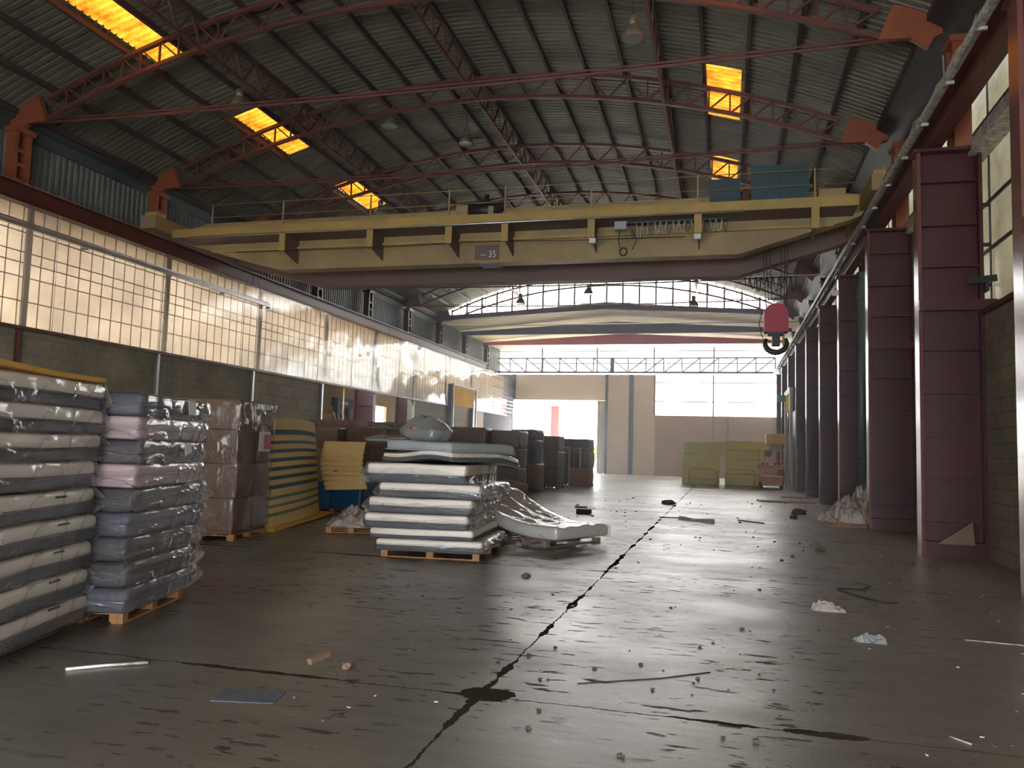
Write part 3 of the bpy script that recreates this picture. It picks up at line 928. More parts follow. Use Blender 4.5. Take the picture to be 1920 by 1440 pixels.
# ================================================================== ROOF STEEL
NP = 36
def truss_parts(t, mats=('truss_red', 'steel_orange'), tie=True):
    def zb(x):
        return 11.2 - 24.3 + math.sqrt(24.3 ** 2 - (x - XC) ** 2)
    def zt(x):
        return roof_z(x, 0.20)
    x0, x1 = XC - 9.35, XC + 9.35
    X = [x0 + (x1 - x0) * k / NP for k in range(NP + 1)]
    for nm, z_, wd in (('top_chord', zt, 0.085), ('bottom_chord', zb, 0.085)):
        m = MB()
        for k in range(NP):
            m.bar((X[k], 0, z_(X[k])), (X[k + 1] + 0.01, 0, z_(X[k + 1])), 0.11, wd)
        m.build(nm, mats[0], t)
    for k in range(NP):
        xa, xb = X[k], X[k + 1]
        mid_ = 9 <= k < 27
        if k > 0 and not (10 <= k <= 26):
            MB().bar((xa, 0, zb(xa)), (xa, 0, zt(xa)), 0.042, upv=(0, 1, 0)).build('vertical_brace', mats[0], t)
        down = (k < NP // 2) if not mid_ else (k % 2 == 0)
        if down:
            MB().bar((xa, 0, zt(xa)), (xb, 0, zb(xb)), 0.04, upv=(0, 1, 0)).build('diagonal_brace', mats[0], t)
        else:
            MB().bar((xa, 0, zb(xa)), (xb, 0, zt(xb)), 0.04, upv=(0, 1, 0)).build('diagonal_brace', mats[0], t)
    for s in (-1, 1):
        pl = [(XC + s * 9.35, 9.26), (XC + s * 9.60, 9.90), (XC + s * 10.05, 9.76), (XC + s * 10.40, 9.52), (XC + s * 10.42, 9.26), (XC + s * 10.28, 9.22), (XC + s * 10.18, 9.02), (XC + s * 9.9, 9.24)]
        MB().prism(pl, 'y', -0.07, 0.07).build('gusset_plate', mats[1], t)
    if tie:
        for dz, r in ((0.0, 0.034), (0.08, 0.022)):
            pts = []
            for k in range(13):
                u = k / 12
                pts.append((XC - 10.3 + 20.6 * u, 0, 9.27 + dz - 0.13 * 4 * u * (1 - u)))
            MB().tube(pts, r, 6).build('tie_rod', mats[0], t)
tr0 = None
for i, y in enumerate(BAYS[:7]):
    if i == 0:
        tr0 = empty('roof_truss', (0, y, 0))
        truss_parts(tr0)
        t = tr0
    elif i < 6:
        t = copy_tree(tr0)
        t.location = (0, y, 0)
    else:
        t = empty('roof_truss', (0, y, 0))
        truss_parts(t, ('truss_red', 'purple_beam'), False)
    nm = ['nearest', 'second', 'third', 'fourth, just past the crane', 'fifth', 'sixth', 'last, in front of the arched gable window'][i]
    tag(t, 'arched steel lattice roof truss, %s%s' % (nm, ' from the camera' if i in (0, 1, 2, 4, 5) else ''), 'roof truss', 'arched roof trusses')

# purlins and lattice girders along the hall
for k in range(-10, 11):
    x = XC + k * KS
    z = roof_z(x)
    side_w = 'at the crown' if k == 0 else '%s %s of the crown' % (ORD[abs(k) - 1], 'left' if k < 0 else 'right')
    if k in (0, 5, -5):
        t = empty('lattice_girder', (x, 0, 0), 0, 'long lattice girder under the roof, ' + ('along its crown' if k == 0 else 'on the %s slope' % ('left' if k < 0 else 'right')), 'girder', 'lattice girders along the roof')
        zt_, zb_ = z - 0.1, 11.2 - 24.3 + math.sqrt(24.3 ** 2 - (x - XC) ** 2)
        MB().box(-0.05, 0.05, 8, 45.2, z - 0.15, z - 0.01).build('top_chord', 'purlin', t)
        MB().bar((0, 10.3, zb_), (0, 45.2, zb_), 0.07).build('bottom_chord', 'truss_red', t)
        nn = 6
        for b in range(7):
            y0 = 10.3 + 5 * b
            for q in range(nn):
                ya, yb_ = y0 + 5.0 * q / nn, y0 + 5.0 * (q + 1) / nn
                ym = (ya + yb_) / 2
                MB().bar((0, ya, zb_), (0, ym, zt_ - 0.05), 0.04, upv=(1, 0, 0)).build('diagonal_brace', 'truss_red', t)
                MB().bar((0, ym, zt_ - 0.05), (0, yb_, zb_), 0.04, upv=(1, 0, 0)).build('diagonal_brace', 'truss_red', t)
    else:
        o = MB().box(x - 0.04, x + 0.04, -5, 45.2, z - 0.15, z - 0.01).build('roof_purlin', 'purlin', base=True)
        tag(o, 'dark steel purlin under the arched roof, ' + side_w, 'purlin', 'purlins under the arched roof')

# gable glazing above the purple rafter, closing the arched part
wn = MB()
n = 40
xs_ = [XC - 9.9 + 19.8 * k / n for k in range(n + 1)]
vs = [(x, 45.45, max(low_z(x) - 0.3, 9.3)) for x in xs_] + [(x, 45.45, roof_z(x) - 0.02) for x in xs_]
wn.add(vs, [(k, k + 1, n + 2 + k, n + 1 + k) for k in range(n)])
wg = struct('window_60', wn, 'end_panes')
b = MB()
x = XC - 9.4
while x < XC + 9.5:
    b.bar((x, 45.42, low_z(x) - 0.2), (x, 45.42, roof_z(x) - 0.03), 0.10)
    x += 0.94
b.build('window_frame', 'pane_bar', wg)

# beams under the rear roof
def pitched_beam(y, depth_mid, depth_end, mat, name, lab, flat=9.13):
    pl = [(-17.1, flat), (3.8, flat), (3.8, flat + depth_end), (XC, flat + depth_mid), (-17.1, flat + depth_end)]
    o = MB().prism(pl, 'y', y - 0.12, y + 0.12).build(name, mat, base=True)
    tag(o, lab, 'beam')
pl = [(-17.1, 9.28), (XC, 9.80), (3.8, 9.28), (3.8, 9.55), (XC, 10.08), (-17.1, 9.55)]
o = MB().prism(pl, 'y', 45.15, 45.40).build('roof_rafter', 'purple_beam', base=True)
tag(o, 'shallow-pitched purple rafter under the arched gable window', 'beam')
pitched_beam(50.3, 0.76, 0.22, 'blue_beam', 'roof_beam', 'deep blue-grey tapered roof beam behind the purple rafter')
pitched_beam(55.3, 0.74, 0.20, 'pink_beam', 'roof_beam', 'faded red tapered roof beam nearest the far end wall')
o = MB().tube([(-17.25, 47.5, 9.3), (4.2, 47.5, 9.3)], 0.03, 6).build('tie_rod', 'pane_bar', base=True)
tag(o, 'thin horizontal rod under the pale rear roof', 'rod')

# upper lattice posts standing on the crane beams
def upper_post(x, y, z0, z1, mat, lab, i):
    t = empty('upper_post', (x, y, z0), 0, lab, 'post', 'lattice posts under the truss ends')
    for s in (-0.19, 0.19):
        MB().box(-0.14, 0.14, s - 0.05, s + 0.05, 0, z1 - z0).build('post_leg', mat, t)
    for z in (0.05, 0.35, 0.62, 1.0, 1.35):
        if z < z1 - z0:
            MB().box(-0.12, 0.12, -0.15, 0.15, z, z + 0.09).build('batten', mat, t)
    MB().box(-0.2, 0.2, -0.28, 0.28, z1 - z0, z1 - z0 + 0.12).build('cap_plate', mat, t)
for i, y in enumerate(BAYS[:9]):
    upper_post(-16.85, y, 7.16, 9.0, 'steel_orange' if i < 2 else 'maroon', 'orange-red lattice post on the left crane beam, %s from the camera' % ORD[i], i)
    upper_post(3.97, y, 7.05, 9.0, 'steel_orange' if i < 2 else 'maroon', 'lattice post above the right-hand columns, %s from the camera' % ORD[i], i)

# ================================================================== COLUMNS AND CRANE RUNWAY
CY = [5.1, 10.1, 15.1, 20.2, 25.2, 30.2, 35.1, 40.2, 45.1, 50.1, 55.1]
def make_column():
    t = empty('steel_column', (3.7, CY[2], 0))
    MB().box(-0.44, 0.46, 0.0, 0.02, 0, 6.98).build('web_plate', 'maroon', t)
    MB().box(-0.5, -0.44, -0.15, 0.17, 0, 7.0).build('inner_flange', 'maroon_edge', t)
    MB().box(0.46, 0.52, -0.15, 0.17, 0, 7.0).build('outer_flange', 'maroon', t)
    MB().box(-0.55, 0.6, -0.2, 0.2, 6.98, 7.04).build('cap_plate', 'maroon', t)
    MB().box(-0.44, 0.46, -0.155, 0.0, 0.0, 0.24).build('base_box', 'maroon', t)
    MB().box(-0.47, 0.6, -0.21, 0.05, 0.24, 0.27).build('base_plate', 'maroon', t)
    for z in (0.57, 1.29, 2.03, 2.77, 3.51, 4.96, 5.69, 6.46):
        MB().box(-0.44, 0.46, -0.12, 0.0, z - 0.014, z + 0.014).build('stiffener', 'maroon', t)
    MB().box(-0.5, 0.75, -0.21, -0.14, 4.18, 4.36).build('cross_rail', 'maroon', t)
    for z in (4.6, 5.3, 6.0):
        MB().box(0.5, 0.66, -0.06, -0.02, z, z + 0.06).build('wall_cleat', 'maroon', t)
    return t
c0 = make_column()
for i, y in enumerate(CY[1:]):
    t = c0 if i == 1 else copy_tree(c0)
    t.location = (3.7, y, 0)
    tag(t, 'tall maroon plated steel column on the right, ' + ('nearest, cut by the picture edge' if i == 0 else ORD[i] + ' from the camera'), 'column', 'maroon columns along the right wall')
for i, y in enumerate((35.2, 40.2)):
    t = copy_tree(c0)
    t.location = (-16.78, y, 0)
    for ch in list(t.children):
        if ch.name.startswith(('cross_rail', 'wall_cleat', 'cap_plate')):
            bpy.data.objects.remove(ch)
    tag(t, 'dark maroon column in the left opening, ' + ['nearer the navy machine', 'beside the pale block wall'][i], 'column', 'maroon columns in the left opening')

def runway(x, y1, lab, name='crane_beam'):
    t = empty(name, (x, 0, 7.1), 0, lab, 'beam')
    MB().box(-0.02, 0.02, -6, y1, 0.0, 0.40).build('web', 'steel_red', t)
    MB().box(-0.14, 0.14, -6, y1, 0.38, 0.41).build('top_flange', 'steel_red', t)
    MB().box(-0.12, 0.12, -6, y1, -0.02, 0.01).build('bottom_flange', 'steel_red', t)
    MB().box(-0.03, 0.03, -6, y1, 0.41, 0.47).build('crane_rail', 'rail', t)
    return t
lt = runway(-16.12, 52.8, 'long red crane runway beam above the left windows')
rt_ = runway(3.5, 58, 'red crane runway beam on top of the right-hand columns')
for y in (24.4, 36.2, 48.2):
    m = MB()
    for a in range(2):
        for b in range(4):
            m.box(0.02, 0.035, y + a * 0.34, y + a * 0.34 + 0.07, 0.04 + b * 0.09, 0.09 + b * 0.09)
    m.build('bolt_group', 'black', lt)
    MB().box(0.0, 0.03, y - 0.06, y + 0.5, 0.01, 0.38).build('splice_plate', 'steel_red', lt)
# conductor bar with its clutter beside the right rail
t = empty('conductor_rail', (3.26, 0, 7.36), 0, 'dusty grey conductor rail and cables along the right crane beam', 'conductor rail')
MB().box(-0.05, 0.03, -6, 58, 0.03, 0.09).build('rail_bar', 'rail', t)
MB().box(-0.12, -0.07, -6, 58, -0.03, 0.05).build('rail_bar', 'rail', t)
rr_ = random.Random(3)
for q in range(3):
    pts, y = [], -4
    while y < 57:
        pts.append((-0.04 + rr_.uniform(-0.06, 0.06), y, 0.12 + rr_.uniform(0, 0.07)))
        y += rr_.uniform(0.3, 0.7)
    MB().tube(pts, 0.014, 5).build('cable', 'rail' if q else 'black', t)
y = 5.0
while y < 57:
    MB().box(-0.1, 0.06, y, y + 0.04, -0.03, 0.02).build('insulator', 'rail', t)
    if int(y * 2) % 5 == 0:
        MB().bar((-0.08, y, 0.05), (-0.09, y, 0.42), 0.02).build('upright', 'silver', t)
    y += 1.6

# ================================================================== OVERHEAD CRANE
cr = empty('overhead_crane', (XC, 20.5, 7.5), 0, 'ochre double-girder overhead crane spanning the hall under the roof', 'crane')
def girder(y0, y1, name, mat, low):
    zb = 6.66
    pts = [(-16.0, 7.62), (-15.7, 7.5), (-12.6, zb), (0.3, zb), (3.0, 7.45), (3.35, 7.6), (3.35, 8.0), (2.6, 8.12), (-15.2, 8.12), (-16.0, 8.0)]
    g = MB().prism(pts, 'y', y0, y1).build(name, mat, cr, True)
    low_ = [(-15.75, 7.5), (-12.6, zb), (0.3, zb), (3.05, 7.45)]
    m = MB()
    for a, b in zip(low_[:-1], low_[1:]):
        m.prism([(a[0], a[1] - 0.03), (b[0], b[1] - 0.03), (b[0], b[1] + 0.005), (a[0], a[1] + 0.005)], 'y', y0 - 0.1, y1 + 0.1)
    m.build('bottom_flange', low, g)
    m = MB().box(-15.3, 2.7, y0 - 0.03, y1 + 0.03, 8.12, 8.15)
    m.build('top_flange', 'yellow', g, True)
    return g
girder(20.5, 20.95, 'main_girder', 'yellow_dirty', 'yellow_dirty')
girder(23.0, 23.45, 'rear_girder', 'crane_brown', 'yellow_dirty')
for x0, x1 in ((-16.25, -15.75), (3.12, 3.5)):
    MB().box(x0, x1, 18.9, 24.6, 7.62, 8.0).build('end_carriage', 'yellow_dirty', cr, True)
    for y in (19.2, 24.3):
        MB().box(x0 + 0.05, x1 - 0.05, y - 0.2, y + 0.2, 7.9, 8.12).build('wheel_housing', 'yellow', cr, True)
# walkway on the near side
MB().box(-15.7, 2.95, 19.58, 19.64, 7.5, 7.74).build('walkway_fascia', 'yellow', cr, True)
MB().box(-15.6, 2.95, 19.64, 20.5, 7.5, 7.53).build('walkway_deck', 'crane_brown', cr, True)
MB().box(-14.9, 2.5, 20.40, 20.5, 7.24, 7.31).build('walkway_angle', 'yellow', cr, True)
MB().tube([(-15.0, 19.52, 7.47), (0.4, 19.52, 7.47)], 0.025, 8).build('conduit', 'silver', cr, True)
BX = [-12.1, -9.42, -7.15, -5.6, -3.33, -0.7, 2.0]
for x in BX:
    b = MB().prism([(19.64, 7.5), (19.64, 7.02), (20.5, 6.82), (20.5, 7.5)], 'x', x, x + 0.03)
    br = b.build('bracket', 'crane_brown', cr, True)
    MB().box(x - 0.08, x + 0.1, 19.60, 19.65, 7.0, 7.5).build('bracket_face', 'yellow', br, True)
    MB().bar((x, 19.62, 7.5), (x, 19.62, 8.45), 0.035).build('handrail_post', 'yellow_dirty', cr, True)
MB().bar((-14.4, 19.62, 7.6), (-14.4, 19.62, 8.45), 0.035).build('handrail_post', 'yellow_dirty', cr, True)
for z in (8.42, 8.05):
    MB().tube([(-14.6, 19.62, z), (2.9, 19.62, z)], 0.012, 6).build('handrail', 'yellow_dirty', cr, True)
MB().tube([(-13.6, 19.72, 7.02), (-9, 19.72, 7.0), (-7.1, 19.72, 7.02), (-6.8, 19.72, 7.06), (-4, 19.72, 6.98), (-1, 19.72, 6.95)], 0.012, 6).build('side_cable', 'black', cr, True)
# electrical cabinets
cb = MB().box(-0.42, 0.31, 19.75, 20.2, 7.55, 8.36).build('control_cabinet', 'teal', cr, True)
for z in (7.85, 8.1):
    MB().box(-0.43, 0.32, 19.735, 19.75, z, z + 0.012).build('cabinet_seam', 'black', cb, True)
cb = MB().box(0.56, 1.88, 19.75, 20.3, 7.6, 8.64).build('control_cabinet', 'teal', cr, True)
MB().box(1.215, 1.225, 19.735, 19.75, 7.62, 8.62).build('cabinet_seam', 'black', cb, True)
MB().box(0.36, 0.5, 19.8, 20.1, 7.6, 8.1).build('junction_box', 'steel_red', cr, True)
MB().box(2.1, 2.7, 19.8, 20.2, 7.65, 8.0).build('drive_box', 'yellow_dirty', cr, True)
MB().box(-7.05, -6.72, 19.9, 20.2, 7.74, 8.12).build('motor_bracket', 'yellow_dirty', cr, True)
MB().box(-6.15, -6.0, 19.9, 20.2, 7.74, 8.05).build('motor_bracket', 'yellow_dirty', cr, True)
MB().tube([(-6.7, 20.1, 8.0), (-5.85, 20.1, 8.0)], 0.19, 14).build('drive_motor', 'black', cr, True)
MB().tube([(-6.25, 20.1, 8.0), (-6.25, 20.1, 8.42)], 0.07, 8).build('motor_post', 'black', cr, True)
MB().box(-7.0, -5.8, 20.1, 20.4, 8.05, 8.25).build('motor_housing', 'black', cr, True)
# capacity plate reading 35
pl_ = MB().box(-6.66, -5.98, 20.46, 20.49, 6.74, 7.14).build('capacity_plate', 'crane_brown', cr, True)
MB().box(-6.5, -6.33, 20.45, 20.46, 6.86, 6.875).build('plate_line', 'paper', pl_, True)
tx = bpy.data.curves.new('capacity_number', 'FONT')
tx.body = '35'
tx.size = 0.26
tx.extrude = 0.003
tx.materials.append(M['paper'])
to = text_mesh(tx, 'capacity_number', pl_, wm(pl_).inverted() @ (Matrix.Translation((-6.27, 20.44, 6.80)) @ Matrix.Rotation(R(90), 4, 'X') @ Matrix.Diagonal((0.85, 1, 1, 1))))
MB().box(-6.55, -6.0, 20.42, 20.97, 6.615, 6.628).build('flange_patch', 'cool_cloth', cr, True)
# festoon cables and pendant cable
MB().box(-2.6, 0.0, 19.82, 19.88, 7.38, 7.42).build('festoon_track', 'teal', cr, True)
MB().box(-2.75, -2.45, 19.75, 19.95, 7.22, 7.42).build('festoon_box', 'cool_cloth', cr, True)
for k in range(16):
    x = -2.35 + k * 0.15
    h = 0.30 if k > 2 else 0.42
    pts = [(x + 0.13 * u, 19.82, 7.38 - h * 4 * u * (1 - u)) for u in [q / 8 for q in range(9)]]
    MB().tube(pts, 0.014, 5).build('festoon_loop', 'rail' if k % 3 else 'pipe_green', cr, True)
MB().tube([(-2.62, 19.8, 7.22), (-2.65, 19.8, 6.95), (-2.6, 19.8, 6.72)], 0.012, 6).build('pendant_cable', 'black', cr, True)
MB().tube([(-2.3, 19.8, 7.22), (-2.2, 19.8, 6.9), (-2.3, 19.8, 6.7)], 0.012, 6).build('pendant_cable', 'black', cr, True)
MB().tube([(-2.52 + 0.09 * math.cos(a * PI / 6), 19.8, 6.65 + 0.1 * math.sin(a * PI / 6)) for a in range(13)], 0.022, 6).build('cable_coil', 'black', cr, True)
for x in (-3.3, -0.72):
    MB().box(x - 0.06, x + 0.1, 19.6, 19.72, 6.86, 6.98).build('crane_floodlight', 'paper', cr, True)

# hook block on its ropes
hk = empty('hook_block', (1.25, 21.8, 4.4), 0, 'crimson crane hook block with black hook hanging by the right-hand columns', 'crane hook')
pl = [(-0.3, 0.45), (0.3, 0.45), (0.3, 1.0), (0.2, 1.15), (0.02, 1.22), (-0.18, 1.15), (-0.3, 1.02)]
MB().prism(pl, 'y', -0.2, 0.2).build('block_housing', 'hook_red', hk)
MB().box(-0.1, 0.1, -0.12, 0.12, 0.1, 0.45).build('hook_shank', 'black', hk)
MB().box(-0.2, 0.2, -0.16, 0.16, 0.38, 0.46).build('swivel', 'black', hk)
pts, rad = [], []
for k in range(17):
    a = R(150) + k / 16 * R(240)
    pts.append((0.0 + 0.27 * math.cos(a), 0, 0.17 + 0.24 * math.sin(a)))
    rad.append(0.045 + 0.035 * math.sin(PI * k / 16))
MB().tube(pts, rad, 10).build('hook', 'black', hk)
for k, x in enumerate((-0.24, -0.17, -0.1, 0.13, 0.2, 0.26)):
    MB().tube([(x * 1.5 - 0.05, 0.1 * (k % 2), 3.87), (x, 0.1 * (k % 2), 1.1)], 0.011, 5).build('wire_rope', 'black', hk)
MB().tube([(-0.34, 0, 1.05), (-0.42, 0, 0.7), (-0.36, 0, 0.4), (-0.3, 0.0, 0.25)], 0.012, 6).build('control_cable', 'black', hk)
MB().box(0.16, 0.22, -0.02, 0.03, 0.1, 0.4).build('safety_latch', 'yellow_dirty', hk)
# crab that carries the ropes, with hanging cable loops
tr = empty('crane_trolley', (1.1, 22, 8.15), 0, 'dark hoist trolley sitting on top of the two crane girders', 'trolley')
MB().box(-0.9, 0.9, -1.3, 1.3, 0.12, 0.3).build('trolley_frame', 'yellow_dirty', tr)
MB().tube([(-0.7, 0.0, 0.5), (0.7, 0.0, 0.5)], 0.22, 14).build('rope_drum', 'black', tr)
for sx in (-0.8, 0.8):
    for sy in (-1.25, 1.25):
        MB().tube([(sx, sy - 0.06, 0.1), (sx, sy + 0.06, 0.1)], 0.1, 12).build('wheel', 'black', tr)
for k in range(9):
    x = -0.6 + 0.16 * k
    h = 0.25 + 0.1 * (k % 3)
    pts = [(x + 0.14 * u, 1.9, -1.35 - h * 4 * u * (1 - u)) for u in [q / 8 for q in range(9)]]
    MB().tube(pts, 0.014, 5).build('cable_loop', 'black', tr)
MB().tube([(-0.9, 1.9, -1.33), (1.6, 1.9, -1.33)], 0.02, 6).build('cable_track', 'rail', tr)
MB().bar((1.5, 1.9, -1.33), (1.5, 1.9, 0.2), 0.03).build('track_hanger', 'rail', tr)
MB().bar((-0.7, 1.9, -1.33), (-0.7, 1.9, 0.2), 0.03).build('track_hanger', 'rail', tr)

# ================================================================== LAMPS
def make_lamp():
    t = empty('high_bay_lamp', (0, 0, 0))
    MB().lathe((0, 0, 0), [(0.235, 0.0), (0.24, 0.02), (0.20, 0.14), (0.12, 0.26), (0.085, 0.30), (0.0, 0.31)], 20).build('lamp_shade', 'shade', t)
    MB().lathe((0, 0, 0), [(0.0, 0.03), (0.12, 0.02), (0.225, 0.012)], 20).build('lamp_glass', 'shade_in', t)
    MB().lathe((0, 0, 0), [(0.075, 0.29), (0.095, 0.33), (0.095, 0.47), (0.06, 0.5), (0.0, 0.5)], 14).build('ballast_housing', 'shade', t)
    return t
LAMPS = [(-1.53 - 0.35, 15.6, 9.95, 'above the nearest truss, right of the crown'), (-12.4, 17.7, 10.35, 'between the first two left skylights'),
         (-7.75, 22.6, 10.9, 'hanging near the crown between two trusses'), (-12.1, 26.0, 9.95, 'dark against the farthest left skylight'),
         (-9.6, 21.0, 10.95, 'beside the second truss, left of the crown'), (-6.5, 38.0, 9.25, 'dark against the arched window, at its middle'), (-1.5, 38.0, 8.55, 'dark against the arched window, at its right'),
         (-9.9, 38.0, 8.85, 'dark against the arched window, at its left')]
L0 = make_lamp()
for i, (x, y, z, lab) in enumerate(LAMPS):
    t = L0 if i == 0 else copy_tree(L0)
    t.location = (x, y, z)
    zr = roof_z(x) - 0.05 - z
    MB().tube([(0, 0, 0.49), (0, 0, zr)], 0.01, 5).build('hanging_cord', 'black', t)
    tag(t, 'bell-shaped metal high bay lamp ' + lab, 'lamp', 'high bay lamps under the roof')

# ================================================================== PALLETS AND STACKS
PZ = 0.75
def pallet(x, y, rz, label, lx=1.2, ly=0.8, mat='wood', z=0.0):
    t = empty('wooden_pallet', (x, y, z), rz, label, 'pallet', None)
    t.scale = (1, 1, PZ)
    for i in range(3):
        for j in range(3):
            cx = (-lx / 2 + 0.05) + (lx - 0.1) * i / 2
            cy = (-ly / 2 + 0.06) + (ly - 0.12) * j / 2
            MB().box(cx - 0.05, cx + 0.05, cy - 0.06, cy + 0.06, 0.02, 0.105).build('block', mat, t)
    for j in range(3):
        cy = (-ly / 2 + 0.05) + (ly - 0.1) * j / 2
        MB().box(-lx / 2, lx / 2, cy - 0.05, cy + 0.05, 0.0, 0.02).build('bottom_board', mat, t)
    for i in range(3):
        cx = (-lx / 2 + 0.05) + (lx - 0.1) * i / 2
        MB().box(cx - 0.05, cx + 0.05, -ly / 2, ly / 2, 0.105, 0.122).build('cross_board', mat, t)
    for j in range(5):
        cy = (-ly / 2 + 0.05) + (ly - 0.1) * j / 4
        MB().box(-lx / 2, lx / 2, cy - 0.045, cy + 0.045, 0.122, 0.14).build('top_board', mat, t)
    return t

def nz(p, s, seed=0.0):
    return noise.noise(Vector((p[0] * s + seed, p[1] * s - seed * 0.7, p[2] * s + seed * 1.3)))

def mattress(x, y, z, rz, L_, W_, H, label, mats=('white_cloth', 'grey_cloth'), seed=0.0, wrap='wrap', ear=0.10, bend=None, split=0.5, group=None, mark=None, wr_out=0.018, tilt=0.0, ends=None, crumple=False):
    """L_ runs along local y (the long side seen from the aisle), W_ along local x"""
    t = empty('mattress', (x, y, z), rz, label, 'mattress', group)
    if tilt:
        t.rotation_euler = (tilt, 0, rz)
    bend = bend or (lambda p: 0.0)
    def layer(z0, z1, mat, name, inset=0.0, r=0.05):
        hz = (z1 - z0) / 2
        def fn(p):
            q = p.copy()
            q.x += 0.012 * nz(p, 2.2, seed)
            q.y += 0.012 * nz(p, 2.0, seed + 3)
            q.z += 0.010 * nz(p, 1.7, seed + 5)
            q.z += (z0 + z1) / 2 + bend(q)
            return q
        return MB().rbox(W_ / 2 - inset, L_ / 2 - inset, hz, min(r, hz * 0.95), 10, 14, 1, fn).build(name, mat, t)
    zs = H * split
    up_ = layer(zs - 0.008, H, mats[0], 'top_layer')
    layer(0.0, zs, mats[1], 'bottom_layer', 0.008)
    layer(zs - 0.010, zs + 0.006, mats[1], 'piping', -0.006, 0.007)
    if mark:
        for (yy, ln) in mark:
            m = MB()
            k = 0
            rr = random.Random(int(seed * 10) + 5)
            yc = yy
            while yc < yy + ln:
                wd = rr.uniform(0.012, 0.02)
                m.box(W_ / 2 + 0.003, W_ / 2 + 0.012, yc, yc + wd * 0.35, zs + (H - zs) * 0.42, zs + (H - zs) * 0.56)
                m.box(W_ / 2 + 0.003, W_ / 2 + 0.012, yc, yc + wd, zs + (H - zs) * (0.42 + 0.1 * (k % 2)), zs + (H - zs) * (0.46 + 0.1 * (k % 2)))
                yc += wd + 0.008
                k += 1
            m.build('printed_mark', 'dark_cloth', up_)
    if wrap:
        hz = H / 2 + 0.004
        hl = L_ / 2 + ear
        hw = W_ / 2 + wr_out
        def fw_(p):
            q = p.copy()
            over = max(0.0, abs(q.y) - L_ / 2 + 0.03) / (ear + 0.03)
            q.z *= (1 - 0.93 * min(1, over) ** 0.9)
            q.z -= 0.02 * over
            q.x *= (1 - 0.06 * over)
            q.x += 0.012 * nz(p, 5, seed + 11) * (1 + 3 * over)
            q.y += 0.03 * nz(p, 4, seed + 13) * over
            q.z += 0.010 * nz(p, 4.5, seed + 17) * (1 + 2 * over)
            q.z += H / 2 + bend(q)
            return q
        MB().rbox(hw, hl, hz, 0.03, 18, 30, 3, fw_).build('plastic_bag', wrap, t)
    # gathered ends of the bag: flattened fans of film
    for (ax, sg, wide, out, half) in (ends or ()):
        n1, n2 = 22, 8
        m = MB()
        for lay in (1, -1):
            vs = []
            for i in range(n1 + 1):
                u = i / n1 * 2 - 1
                for j in range(n2 + 1):
                    v = j / n2
                    o_ = out * v * (1 - 0.25 * u * u + 0.22 * nz((u * 2, seed, 0), 1.3, seed) + 0.10 * nz((u * 7, seed, 1), 1.0))
                    zz = H * 0.5 + lay * H * 0.52 * (1 - v) ** 0.8 + 0.02 * nz((u * 5, v * 3, lay), 1.0, seed) * (0.3 + v) - 0.03 * v + 0.014 * math.sin(u * 34 + seed) * v * (1 - 0.4 * v)
                    cc = u * half * (1 + 0.03 * v)
                    e = wide + o_ - 0.01
                    p = Vector((cc, sg * e, 0)) if ax == 'y' else Vector((sg * e, cc, 0))
                    vs.append((p.x, p.y, zz + bend(p)))
            m.add(vs, [(i * (n2 + 1) + j, (i + 1) * (n2 + 1) + j, (i + 1) * (n2 + 1) + j + 1, i * (n2 + 1) + j + 1) for i in range(n1) for j in range(n2)], True)
        m.build('bag_end', 'ear_film', t)
    if crumple:
        n1, n2 = 60, 12
        m = MB()
        vs = []
        for i in range(n1 + 1):
            u = i / n1
            for j in range(n2 + 1):
                v = j / n2
                x = W_ / 2 + 0.03 + 0.07 * abs(nz((u * 12, v * 2.5, 0), 1.0, seed)) + 0.035 * nz((u * 30, v * 5, 2), 1.0, seed) + 0.05 * (1 - (2 * v - 1) ** 2)
                vs.append((x - 0.05, (u - 0.5) * L_ * 1.02, H * (0.02 + 0.96 * v)))
        m.add(vs, [(i * (n2 + 1) + j, (i + 1) * (n2 + 1) + j, (i + 1) * (n2 + 1) + j + 1, i * (n2 + 1) + j + 1) for i in range(n1) for j in range(n2)], True)
        m.build('crumpled_film', 'ear_film', t)
    return t

HS = R(17.0)                    # heading of the two left stacks (long faces run this much left of the hall axis)
def along(px, py, rz, dx, dy):
    return (px + dx * math.cos(rz) - dy * math.sin(rz), py + dx * math.sin(rz) + dy * math.cos(rz))

